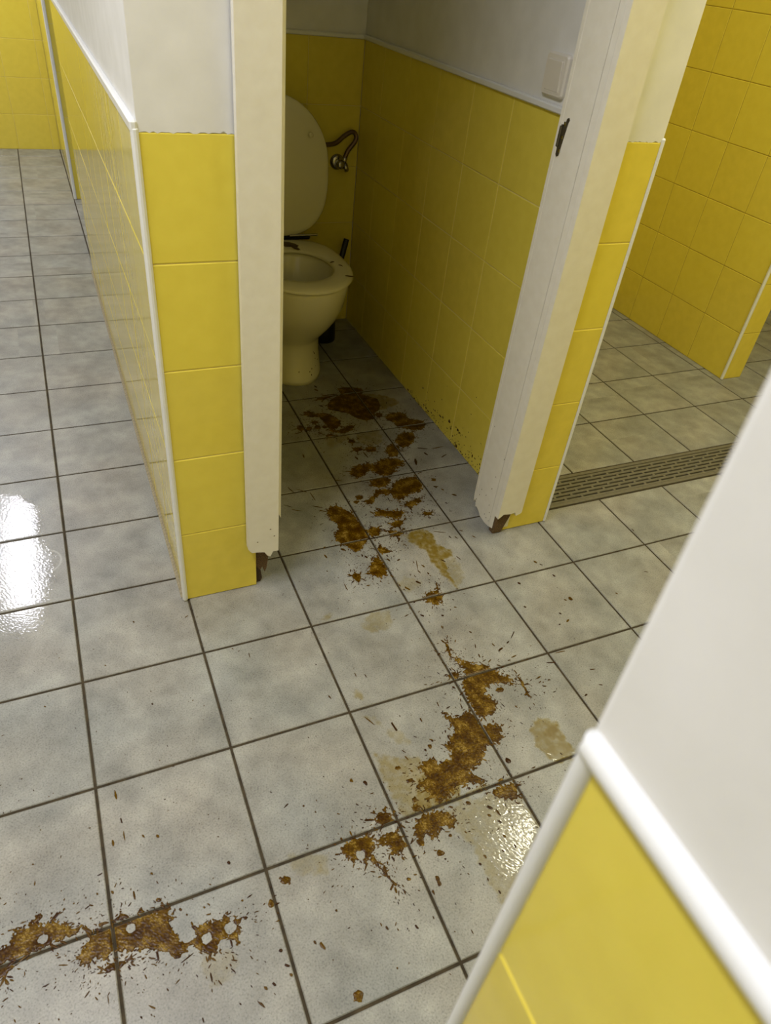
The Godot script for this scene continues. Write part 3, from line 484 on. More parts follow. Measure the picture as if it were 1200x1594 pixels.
# one small domed drop on a surface with the axes of `t`
func add_drop(st: SurfaceTool, t: Transform3D, half: Vector2, height: float, c: Color, wob: float) -> void:
	var ring := []
	var mid := []
	for k in 8:
		var a := TAU * k / 8
		var r := 1.0 + wob * rng.randf_range(-1, 1)
		ring.append(t * Vector3(cos(a) * half.x * r, 0.0002, sin(a) * half.y * r))
		mid.append(t * Vector3(cos(a) * half.x * r * 0.62, height * 0.8, sin(a) * half.y * r * 0.62))
	var top := t * Vector3(0, height, 0)
	for k in 8:
		var n := (k + 1) % 8
		for tri in [[ring[k], ring[n], mid[n]], [ring[k], mid[n], mid[k]], [mid[k], mid[n], top]]:
			for p in tri:
				st.set_color(c)
				st.add_vertex(p)

func lin(r: int, g: int, b: int) -> Color:
	return Color8(r, g, b).srgb_to_linear()

# ---------------------------------------------------------------- floor
const FX := -0.25
const FZ := -2.0
const FW := 1.75
const FH := 2.25

func grey_noise(w: int, h: int, freq: float, oct: int, seed_: int) -> PackedByteArray:
	var n := FastNoiseLite.new()
	n.noise_type = FastNoiseLite.TYPE_SIMPLEX_SMOOTH
	n.frequency = freq
	n.fractal_octaves = oct
	n.fractal_gain = 0.55
	n.seed = seed_
	var im := n.get_image(w, h)
	im.convert(Image.FORMAT_L8)
	return im.get_data()

func floor_image(w: int, h: int, seed_: int, films: bool) -> Array:
	var cloud := grey_noise(w, h, 0.0075, 3, seed_)
	var patch := grey_noise(w, h, 0.02, 3, seed_ + 1)
	var grain := grey_noise(w, h, 0.33, 2, seed_ + 2)
	var warm := grey_noise(w, h, 0.004, 2, seed_ + 4)
	var film := PackedFloat32Array()
	film.resize(w * h)
	if films:
		var ragged := FastNoiseLite.new()
		ragged.frequency = 45.0
		ragged.fractal_octaves = 4
		ragged.seed = 77
		for f in FILMS:
			var q := pairs(f[1])
			var l := Vector2(1e9, 1e9)
			var u := -l
			for p in q:
				l = l.min(p)
				u = u.max(p)
			for px in range(maxi(0, int((l.x - FX - 0.012) / FW * w)), mini(w, int((u.x - FX + 0.012) / FW * w))):
				for py in range(maxi(0, int((l.y - FZ - 0.012) / FH * h)), mini(h, int((u.y - FZ + 0.012) / FH * h))):
					var p := Vector2(FX + FW * px / w, FZ + FH * py / h)
					var nz := ragged.get_noise_2d(p.x, p.y)
					var d := poly_distance(p, q) + 0.007 * nz
					if d > -0.004:
						film[px + py * w] = maxf(film[px + py * w], f[0] * clampf((d + 0.004) / 0.007, 0.0, 1.0) * clampf(0.92 + 0.75 * nz, 0.0, 1.15))
		for ring in [[0.4645, 0.007, 0.022], [-0.06, -0.9, 0.045]]:   # pale dried rings
			for px in range(int((ring[0] - 0.06 - FX) / FW * w), int((ring[0] + 0.06 - FX) / FW * w)):
				for py in range(int((ring[1] - 0.06 - FZ) / FH * h), int((ring[1] + 0.06 - FZ) / FH * h)):
					if px < 0: continue
					var dd := absf(Vector2(FX + FW * px / w, FZ + FH * py / h).distance_to(Vector2(ring[0], ring[1])) - ring[2])
					if dd < 0.004: film[px + py * w] = -0.5 * (1.0 - dd / 0.004)
	var data := PackedByteArray()
	data.resize(w * h * 3)
	var relief := PackedByteArray()
	relief.resize(w * h)
	var at := 0
	var base_r := 142.0
	var base_g := 141.0
	var base_b := 134.0
	for k in w * h:
		var g := grain[k] / 255.0
		var t := 1.0 + 0.22 * (cloud[k] / 255.0 - 0.5) + 0.15 * (patch[k] / 255.0 - 0.5) + 0.22 * (g - 0.5)
		if g < 0.27: t -= 0.10
		var q := 0.035 * (warm[k] / 255.0 - 0.5)
		var r := base_r * (t + q)
		var gg := base_g * t
		var b := base_b * (t - q)
		var f := film[k]
		if f > 0.0:
			r = lerpf(r, 108.0, f)
			gg = lerpf(gg, 86.0, f)
			b = lerpf(b, 18.0, f)
		elif f < 0.0:
			r = lerpf(r, 205.0, -f)
			gg = lerpf(gg, 205.0, -f)
			b = lerpf(b, 200.0, -f)
		data[at] = clampi(int(r), 0, 255)
		data[at + 1] = clampi(int(gg), 0, 255)
		data[at + 2] = clampi(int(b), 0, 255)
		at += 3
		relief[k] = clampi(int(255.0 * (0.6 * g + 0.4 * patch[k] / 255.0)), 0, 255)
	return [Image.create_from_data(w, h, false, Image.FORMAT_RGB8, data), Image.create_from_data(w, h, false, Image.FORMAT_L8, relief)]

func floor_material(w: int, h: int, seed_: int, films: bool) -> StandardMaterial3D:
	var im := floor_image(w, h, seed_, films)
	var m := mat(Color.WHITE, 0.4, 0.0, 0.5)
	m.albedo_texture = ImageTexture.create_from_image(im[0])
	m.heightmap_enabled = true
	m.heightmap_scale = 0.018
	m.heightmap_texture = ImageTexture.create_from_image(im[1])
	return m

# a floor tile with softened edges between two corners of the plan, its texture laid out from the plan
func add_floor_tile(st: SurfaceTool, x0: float, x1: float, z0: float, z1: float, o: Vector2, scale: Vector2) -> void:
	var c := 0.0016
	var low := 0.0011
	var tilt := Vector2(rng.randfn(0, 0.0009), rng.randfn(0, 0.0009))
	var mid := Vector2((x0 + x1) / 2, (z0 + z1) / 2)
	var y := func(px: float, pz: float) -> float: return (px - mid.x) * tilt.x + (pz - mid.y) * tilt.y
	var top := []
	var rim := []
	var base := []
	for k in [[0, 0], [1, 0], [1, 1], [0, 1]]:
		var px := x1 if k[0] else x0
		var pz := z1 if k[1] else z0
		var ix := px - c if k[0] else px + c
		var iz := pz - c if k[1] else pz + c
		top.append(Vector3(ix, y.call(ix, iz), iz))
		rim.append(Vector3(px, -low, pz))
		base.append(Vector3(px, -0.008, pz))
	var quad := func(a: Vector3, b: Vector3, d: Vector3, e: Vector3, n: Vector3) -> void:
		var flip := (b - a).cross(d - a).dot(n) > 0.0
		for p in ([a, d, b, a, e, d] if flip else [a, b, d, a, d, e]):
			st.set_normal(n)
			st.set_uv((Vector2(p.x, p.z) - o) / scale)
			st.add_vertex(p)
	quad.call(top[0], top[1], top[2], top[3], Vector3(-tilt.x, 1, -tilt.y).normalized())
	for k in 4:
		var m := (k + 1) % 4
		var out: Vector3 = ((rim[k] + rim[m]) / 2 - Vector3(mid.x, 0, mid.y)) * Vector3(1, 0, 1)
		out = out.normalized()
		quad.call(top[k], rim[k], rim[m], top[m], (out + Vector3.UP).normalized())
		quad.call(rim[k], base[k], base[m], rim[m], out)

# ---------------------------------------------------------------- lamps
func ceiling_lamp(at: Vector3, size: Vector2, energy: float, glow: float, c: Color, label: String) -> void:
	var t := thing("ceiling_lamp", at, label, "lamp", "")
	var hx := size.x / 2
	var hz := size.y / 2
	part("housing", box_mesh(Vector3(-hx - 0.012, -0.045, -hz - 0.012), Vector3(hx + 0.012, 0.0, hz + 0.012), 0.004), M.enamel, t)
	var gm := mat(c, 0.5)
	gm.emission_enabled = true
	gm.emission = c
	gm.emission_energy_multiplier = glow
	part("diffuser", box_mesh(Vector3(-hx, -0.062, -hz), Vector3(hx, -0.043, hz), 0.006), gm, t)
	var l := AreaLight3D.new()
	l.name = "lamp_light"
	l.area_size = size
	l.light_color = c
	l.light_energy = energy
	l.shadow_enabled = true
	l.rotation = Vector3(-PI / 2, 0, 0)
	l.position = Vector3(0, -0.064, 0)
	t.add_child(l)

# ---------------------------------------------------------------- toilet
func egg(w: float, zf: float, zb: float, y: float, square := 0.75, n := 56) -> Array:
	var zc := lerpf(zb, zf, 0.52)
	var ring := []
	for k in n:
		var a := TAU * k / n
		var s := sin(a)
		var c := cos(a)
		if c >= 0.0:
			ring.append(v(w * s, y, zc + (zf - zc) * c))
		else:
			ring.append(v(w * signf(s) * pow(absf(s), square), y, zc - (zc - zb) * pow(absf(c), square)))
	return ring

func _ready() -> void:
	rng.seed = 20240611
	# ------------------------------------------------ camera, air, exposure, lamps
	var cam := Camera3D.new()
	cam.name = "camera"
	add_child(cam)
	cam.near = 0.02
	cam.far = 50.0
	cam.position = Vector3(0.1041, 1.2520, 0.5436)
	cam.rotation = Vector3(-0.67374, -0.48571, 0.12940)
	var lens := CameraAttributesPhysical.new()
	lens.frustum_focal_length = 16.49
	lens.frustum_focus_distance = 1.9
	lens.exposure_aperture = 5.6
	cam.attributes = lens
	cam.fov = 72.09
	cam.current = true
	var we := WorldEnvironment.new()
	we.name = "surroundings"
	var env := Environment.new()
	env.background_mode = Environment.BG_COLOR
	env.background_color = Color(0.0, 0.0, 0.0)
	env.tonemap_mode = Environment.TONE_MAPPER_LINEAR
	env.tonemap_exposure = 1.0
	env.sdfgi_enabled = true
	env.ssao_enabled = true
	env.ssil_enabled = true
	we.environment = env
	add_child(we)

	# ------------------------------------------------ materials
	M.enamel = mat(Color8(226, 226, 222), 0.35)
	M.plaster = surfaced(mat(Color.WHITE, 0.75, 0.0, 0.3), Color8(220, 219, 213), Color8(230, 229, 225), 0.012, 1.6, 11, 0.005, 0.06)
	M.yellow = []
	for k in 3:
		var m := surfaced(mat(Color.WHITE, 0.1, 0.0, 0.38), Color8(223 - k * 2, 205 - k * 2, 80), Color8(228, 211 - k, 85), 0.02, 2.0, 21 + k)
		m.heightmap_enabled = true
		m.heightmap_scale = 0.035
		m.heightmap_texture = noise_tex(0.012, 2, 31 + k, Color.BLACK, Color.WHITE)
		M.yellow.append(m)
	M.grout = mat(Color8(226, 210, 128), 0.8)
	M.grout_dark = mat(Color8(168, 146, 58), 0.85)
	M.trim = mat(Color8(226, 227, 224), 0.28)
	M.paint = surfaced(mat(Color.WHITE, 0.38), Color8(221, 216, 200), Color8(228, 224, 210), 0.02, 2.5, 41, 0.02, 0.02)
	M.wood = surfaced(mat(Color.WHITE, 0.9), Color8(62, 45, 26), Color8(122, 96, 60), 0.05, 9.0, 51, 0.12, 0.06)
	M.rot_shade = surfaced(mat(Color.WHITE, 0.95), Color8(44, 33, 22), Color8(78, 60, 40), 0.05, 9.0, 53, 0.12, 0.06)  # dark rot brown, with the shade of the hollow put into the colour
	M.joint = surfaced(mat(Color.WHITE, 0.9), Color8(42, 34, 20), Color8(76, 64, 42), 0.02, 3.0, 61, 0.05, 0.08)
	M.ceramic = mat(Color8(224, 219, 186), 0.12)
	M.seat = mat(Color8(222, 217, 182), 0.25)
	M.chrome = mat(Color8(170, 166, 158), 0.22, 1.0)
	M.braid = mat(Color8(112, 92, 78), 0.38, 0.9)
	M.black = mat(Color8(22, 22, 22), 0.4)
	M.hinge = mat(Color8(92, 86, 70), 0.45, 0.7)
	M.drain = surfaced(mat(Color.WHITE, 0.55), Color8(96, 92, 78), Color8(114, 109, 93), 0.03, 4.0, 71)
	M.caulk = surfaced(mat(Color.WHITE, 0.8), Color8(120, 110, 84), Color8(176, 166, 140), 0.04, 6.0, 81)
	M.murky = mat(Color8(96, 88, 58), 0.03)
	M.plastic = mat(Color8(222, 216, 202), 0.35)
	M.soil = mat(Color.WHITE, 0.3, 0.0, 0.27)
	M.soil.vertex_color_use_as_albedo = true
	M.water = mat(Color(0.95, 0.95, 0.93, 0.03), 0.1)
	M.water.transparency = BaseMaterial3D.TRANSPARENCY_ALPHA

	var H := 10.4
	var tube_light := Color(0.955, 0.957, 1.0)
	ceiling_lamp(v(-1.6, H, -0.4), Vector2(0.13, 1.2), 3.8, 5.0, tube_light, "long white ceiling lamp above the near end of the hall")
	ceiling_lamp(v(-2.1, H, -15.8), Vector2(0.13, 1.2), 3.5, 5.0, tube_light, "long white ceiling lamp above the far end of the hall")
	ceiling_lamp(v(7.95, H, -1.1), Vector2(0.13, 1.2), 2.8, 5.0, Color(1.0, 0.985, 0.87), "long warm ceiling lamp above the shower room")

	# ------------------------------------------------ floor
	M.floor_near = floor_material(1400, 1800, 5, true)
	M.floor_far = floor_material(600, 600, 9, false)
	var fl := thing("floor", Vector3.ZERO, "grey square floor tiles with dark brown joints", "floor", "", "structure")
	for r in [[-5.3, -2.88, 14.3, 8.3], [-5.3, -3.42, 5.11, -2.88], [-5.3, -20.1, 14.3, -3.42]]:   # bed of the tiles, open where the drain lies
		part("grout", box_mesh(v(r[0], -0.6, r[1]), Vector3(r[2] * S, -0.0018, r[3] * S), 0.0001), M.joint, fl)
	var cells := []
	var solid := func(x: float, z: float) -> bool:   # under a wall
		return x > 1.9 and z > 1.8 or x < -5 or x > 14 or z < -19.75 or z > 8 or x > 1.66 and x < 5.07 and z < -8.9 and z > -11.1 or x > 5.07 and z < -8.6 or x > 5.1 and z < -11
	for i in range(-5, 14):
		for j in range(-8, 20):
			var cell := Rect2(i, -j - 1, 1, 1)   # x, z of the corner
			if solid.call(i + 0.5, -j - 0.5): continue
			if i >= 5 and j >= 2:
				continue
			cells.append(cell)
	for i in range(5, 14):   # beyond the door line the shower room's rows start afresh behind the drain
		cells.append(Rect2(i, -2.87, 1, 0.87))
		for j in 6:
			if -3.43 - j - 1 > -8.7: cells.append(Rect2(i, -3.43 - j - 1, 1, 1))
	var eye := cam.transform.affine_inverse()
	var seen_tiles := []
	var rest := []
	for c in cells:
		var q: Vector3 = eye * v(c.position.x + c.size.x / 2, 0, c.position.y + c.size.y / 2)
		var reach := 0.22
		if q.z < -0.05 and absf(q.x) < 0.548 * -q.z + reach and absf(q.y) < 0.728 * -q.z + reach:
			seen_tiles.append([-q.z, c])
		else:
			rest.append(c)
	seen_tiles.sort_custom(func(a, b): return a[0] < b[0])
	while seen_tiles.size() > 290: rest.append(seen_tiles.pop_back()[1])
	var g := 0.0026
	var far_st := begin()
	for entry in seen_tiles:
		var c: Rect2 = entry[1]
		var near := c.position.x >= -1 and c.end.x <= 6 and c.position.y >= -8 and c.end.y <= 1
		var st := begin()
		if near:
			add_floor_tile(st, c.position.x * S + g, c.end.x * S - g, c.position.y * S + g, c.end.y * S - g, Vector2(FX, FZ), Vector2(FW, FH))
		else:
			add_floor_tile(st, c.position.x * S + g, c.end.x * S - g, c.position.y * S + g, c.end.y * S - g, Vector2(rng.randf(), rng.randf()), Vector2(0.75, 0.75))
		part("tile", st.commit(), M.floor_near if near else M.floor_far, fl)
	for c in rest:
		add_floor_tile(far_st, c.position.x * S + g, c.end.x * S - g, c.position.y * S + g, c.end.y * S - g, Vector2(rng.randf(), rng.randf()), Vector2(0.75, 0.75))
	part("tile_remainder", far_st.commit(), M.floor_far, fl).set_meta("kind", "stuff")

	# ------------------------------------------------ ceiling and walls
	var ce := thing("ceiling", Vector3.ZERO, "plain white ceiling above the washroom", "ceiling", "", "structure")
	part("plaster", box_mesh(v(-5.3, H, -20.1), v(14.3, H + 0.5, 8.3), 0.002), M.plaster, ce)
	var back := 0.016         # plaster lies this far (in tile sides) behind the tile faces
	var X := Vector3.RIGHT
	var Z := Vector3.BACK
	var w: Node3D

	# partition between hall and stall, its end beside the door
	w = wall("wall_partition", v(0.97 + back, 0, -11.16), v(1.66, H, -2.68 - back), "long partition wall left of the stall, glossy yellow tiles under white plaster")
	tile_wall(w, v(0.97, 0, -11.16), -X, 8.455 * S, 5, 8.455 * S - floorf(8.455 / 0.8) * 0.2)
	tile_wall(w, v(0.985, 0, -2.68), Z, 0.675 * S, 5)
	part("rail_trim", box_mesh(v(0.945, 3.995, -11.16), v(0.99, 4.065, -2.66), 0.003), M.trim, w)
	part("corner_trim", box_mesh(v(0.948, 0, -2.705), v(0.995, 4.03, -2.655), 0.004), M.trim, w)
	part("base_caulk", board([0, 0, 0.008, 0, 0.003, 0.003, 0, 0.007], 0, 8.4 * S, Transform3D(Basis(-X, Vector3.UP, -Z), v(0.97, 0, -2.72)), 0.0005), M.caulk, w)

	part("plaster_edge", ragged_edge(0.988 * S, 1.6 * S, 3.99 * S), M.plaster, w, Vector3(0, 0, -2.68 * S - 0.004))

	# stall
	w = wall("wall_stall_back", v(1.66, 0, -8.75), v(4.78, H, -8.4 - back), "dim back wall of the toilet stall behind the toilet")
	tile_wall(w, v(1.66, 0, -8.4), Z, 3.1 * S, 5, 0.7 * S)
	part("rail_trim", box_mesh(v(1.66, 3.995, -8.42), v(4.76, 4.05, -8.375), 0.003), M.trim, w)
	w = wall("wall_stall_right", v(4.76 + back, 0, -8.75), v(5.07 - back, H, -2.70 - back), "yellow tiled wall between toilet stall and shower room, white plaster on top")
	tile_wall(w, v(4.76, 0, -8.4), -X, 5.2 * S, 5, 0.7 * S)
	tile_wall(w, v(4.5, 0, -2.70), Z, 0.56 * S, 5)
	tile_wall(w, v(5.07, 0, -2.74), X, 5.86 * S, 5, 0.0, M.grout_dark, true)
	part("rail_trim", box_mesh(v(4.725, 3.995, -8.4), v(4.78, 4.055, -3.27), 0.003), M.trim, w)
	part("corner_trim", box_mesh(v(5.055, 0, -2.73), v(5.09, 4.03, -2.685), 0.003), M.trim, w)
	part("plaster", box_mesh(v(4.45, 0, -3.2), v(4.8, H, -2.70 - back), 0.002), M.plaster, w)
	part("plaster_edge", ragged_edge(4.6 * S, 5.066 * S, 3.99 * S), M.plaster, w, Vector3(0, 0, -2.70 * S - 0.004))
	w = wall("wall_stall_front", v(1.6, 8.3, -3.2), v(4.8, H, -2.70 - back), "white plaster strip above the stall door frame")
	w = wall("wall_stall_left", v(1.6, 0, -8.4), v(1.66 - back, H, -3.25), "tiled inner left side of the toilet stall")
	tile_wall(w, v(1.672, 0, -3.27), X, 5.13 * S, 5, 0.0, null, true)

	# shower room
	w = wall("wall_shower_right", v(10.13 + back, 0, -8.7), v(10.56 - back, H, -5.03 - back), "yellow tiled wall at the right of the shower, white strip on its corner")
	tile_wall(w, v(10.13, 0, -8.6), -X, 3.545 * S, 12, 3.545 * S - 4 * PITCH, M.grout_dark)
	tile_wall(w, v(10.145, 0, -5.03), Z, 0.41 * S, 12, 0.0, M.grout_dark)
	part("corner_trim", box_mesh(v(10.105, 0, -5.055), v(10.155, 9.6, -5.005), 0.004), M.trim, w)
	w = wall("wall_shower_back", v(5.07, 0, -8.9), v(14.3, H, -8.6 - back), "tiled back wall of the shower room")
	tile_wall(w, v(5.08, 0, -8.6), Z, 8.9 * S, 12, 0.0, M.grout_dark, true)
	w = wall("wall_right", v(14 + back, 0, -8.9), v(14.4, H, 2.0), "far right wall of the shower room")
	tile_wall(w, v(14, 0, -8.6), -X, 10.3 * S, 12, 0.0, M.grout_dark, true)

	# far end of the hall
	w = wall("wall_back", v(-5.3, 0, -20.1), v(5.4, H, -19.7 - back), "yellow tiled wall closing the far end of the hall")
	tile_wall(w, v(-0.5, 0, -19.7), Z, 1.53 * S, 5, 0.55 * S)
	tile_wall(w, v(-5, 0, -19.7), Z, 0.9 * S, 5, 0.0, M.grout_dark, true)
	tile_wall(w, v(1.5, 0, -19.7), Z, 3.5 * S, 5, 0.0, M.grout_dark, true)
	w = wall("wall_hall_fin", v(1.03 + back, 0, -19.7), v(1.7 - back, H, -15.36 - back), "short yellow wall standing out from the far end, white strip on its corner")
	tile_wall(w, v(1.03, 0, -19.68), -X, 4.3 * S, 5, 0.3 * S)
	tile_wall(w, v(1.05, 0, -15.36), Z, 0.63 * S, 5)
	part("corner_trim", box_mesh(v(0.995, 0, -15.39), v(1.06, 4.05, -15.32), 0.004), M.trim, w)
	w = wall("wall_store", v(1.66, 0, -11.16), v(5.3, H, -10.9), "plain wall closing the passage behind the stall")
	w = wall("wall_passage", v(5.07, 0, -20), v(5.4, H, -11.16), "plain wall at the end of the side passage")
	w = wall("wall_left", v(-5.35, 0, -20.1), v(-5 - back, H, 8.3), "left wall of the hall, yellow tiles under white plaster")
	tile_wall(w, v(-5, 0, 8), X, 27.7 * S, 5, 0.0, null, true)
	w = wall("wall_behind", v(-5.3, 0, 8 + back), v(1.4, H, 8.4), "wall at the near end of the hall")
	tile_wall(w, v(1.1, 0, 8), -Z, 6.1 * S, 5, 0.0, null, true)

	# the corner right beside the camera
	w = thing("wall_near", Vector3.ZERO, "near wall corner at the lower right, white above a yellow tiled base", "wall", "", "structure")
	part("plaster", box_mesh(v(1.084 + 0.006, 4.0, 1.712), v(2.0, H, 8.3), 0.006), M.plaster, w)
	part("plaster", box_mesh(v(1.084 + back, 0, 1.732 + back), v(2.0, 4.01, 8.3), 0.003), M.plaster, w)
	part("plaster", box_mesh(v(1.99, 0, 1.732 + back), v(14.3, H, 2.2), 0.003), M.plaster, w)
	tile_wall(w, v(1.084, 0, 1.745), -X, 6.2 * S, 5)
	tile_wall(w, v(14.0, 0, 1.732), -Z, 12.9 * S, 12, 0.0, null, true)
	part("rail_trim", tube([v(1.09, 4.02, 1.735), v(1.09, 4.02, 3.0), v(1.09, 4.02, 8.0)], 0.0078, 12), M.trim, w)
	part("corner_trim", tube([v(1.094, 0.0, 1.742), v(1.094, 2.0, 1.742), v(1.094, 4.03, 1.742)], 0.0062, 12), M.trim, w)

	# door at the far end, mirrored in the glossy tiles of the partition
	var dr := thing("door_1", v(-2.3, 0, -19.7), "cream door in a white frame at the far end of the hall", "door", "", "structure")
	part("leaf", box_mesh(v(-1.5, 0.03, -0.02), v(1.5, 8.1, 0.06), 0.003), M.paint, dr)
	for s in [-1.0, 1.0]:
		part("jamb", box_mesh(v(s * 1.5, 0, -0.05), v(s * 1.78, 8.4, 0.1), 0.003), M.enamel, dr)
	part("head", box_mesh(v(-1.78, 8.12, -0.05), v(1.78, 8.4, 0.1), 0.003), M.enamel, dr)
	part("handle", tube([v(1.3, 4.1, 0.06), v(1.3, 4.1, 0.22), v(0.85, 4.1, 0.22)], 0.009, 8), M.chrome, dr)

	door_frame()
	toilet()
	stall_fittings()
	drain()
	mess()

# the coat of plaster on a wall end, broken unevenly along the top of the tiles
func ragged_edge(x0: float, x1: float, y: float) -> ArrayMesh:
	var o := [x1, 2.6, x0, 2.6]
	var n := 26
	for k in n + 1:
		o.append(lerpf(x0, x1, k / float(n)))
		o.append(y + rng.randf_range(0.0, 0.003) + (0.003 if k % 9 == 4 else 0.0))
	return board(o, 0.0, 0.0036, Transform3D.IDENTITY, 0.0003)

func door_frame() -> void:
	var f := thing("door_2", Vector3.ZERO, "white wooden frame of the stall doorway with rotten feet and no door", "door frame", "", "structure")
	# left side: the facing board has rotted off short of the floor
	part("casing", board([0.392, 0.139, 0.396, 0.132, 0.401, 0.126, 0.412, 0.125, 0.430, 0.121, 0.437, 0.109, 0.444, 0.104, 0.451, 0.119, 0.4635, 0.118, 0.4635, 2.06, 0.392, 2.06], -0.666, -0.650, Transform3D.IDENTITY, 0.003), M.paint, f)
	part("jamb", board([0.418, 0.212, 0.440, 0.206, 0.4685, 0.214, 0.4738, 0.203, 0.4738, 2.05, 0.418, 2.05], -0.817, -0.667, Transform3D.IDENTITY, 0.002), M.paint, f)
	var stub := part("rotten_foot", board([0.416, 0.06, 0.424, 0.045, 0.430, 0.055, 0.436, 0.036, 0.441, 0.05, 0.444, 0.075, 0.448, 0.14, 0.450, 0.21, 0.418, 0.21], -0.70, -0.672, Transform3D.IDENTITY, 0.003), M.wood, f)
	stub.set_meta("label", "splintered brown wood under the left casing")
	part("hollow_shade", board([0.401, 0.0, 0.426, 0.0, 0.431, 0.012, 0.426, 0.05, 0.422, 0.21, 0.401, 0.21], -0.76, -0.6785, Transform3D.IDENTITY, 0.002), M.rot_shade, f)  # fills the empty hollow under the casing; dark colour stands for its shade
	# right side
	part("casing", board([1.0875, 0.062, 1.0935, 0.066, 1.103, 0.075, 1.126, 0.072, 1.141, 0.074, 1.1455, 0.062, 1.158, 0.066, 1.1625, 0.07, 1.1625, 2.06, 1.0875, 2.06], -0.674, -0.658, Transform3D.IDENTITY, 0.0035), M.paint, f)
	var side := Transform3D(Basis(Vector3(0, 0, 1), Vector3.UP, Vector3(-1, 0, 0)), Vector3.ZERO)   # outline (z, y), thickness towards -x
	part("rebate_board", board([-0.697, 0.004, -0.6745, 0.012, -0.6745, 2.05, -0.697, 2.05], -1.14, -1.0895, side, 0.003), M.paint, f)
	part("jamb", board([-0.784, 0.03, -0.779, 0.014, -0.772, 0.018, -0.760, 0.013, -0.748, 0.003, -0.722, 0.0, -0.699, 0.003, -0.699, 2.05, -0.784, 2.05], -1.15, -1.0925, side, 0.003), M.paint, f)
	part("edge_bead", board([-0.799, 0.05, -0.795, 0.02, -0.7855, 0.035, -0.7855, 2.05, -0.799, 2.05], -1.15, -1.0930, side, 0.002), M.paint, f)
	var foot := part("rotten_foot", board([1.09, 0.0, 1.118, 0.0, 1.128, 0.03, 1.14, 0.066, 1.138, 0.08, 1.09, 0.08], -0.69, -0.668, Transform3D.IDENTITY, 0.003), M.wood, f)
	foot.set_meta("label", "crumbling brown wood under the right casing")
	part("head", box_mesh(Vector3(0.44, 2.03, -0.817), Vector3(1.14, 2.075, -0.66), 0.003), M.paint, f)
	# hinge leaf left on the jamb where the door is missing
	var h := part("hinge", board([-0.781, 0.952, -0.777, 0.948, -0.772, 0.9505, -0.7635, 1.012, -0.761, 1.018, -0.764, 1.0215, -0.768, 1.02, -0.772, 1.008, -0.7825, 1.007, -0.7835, 0.965, -0.781, 0.964], -1.0935, -1.0905, side, 0.0006), M.hinge, f)
	for y in [0.960, 0.985, 1.01]:
		part("screw", box_mesh(Vector3(1.0893, y - 0.0035, -0.7745), Vector3(1.0908, y + 0.0035, -0.7685), 0.0005), M.chrome, h)
	part("knuckle", board([-0.783, 0.966, -0.7765, 0.967, -0.776, 1.005, -0.783, 1.0045], -1.0915, -1.0865, side, 0.0015), M.hinge, h)

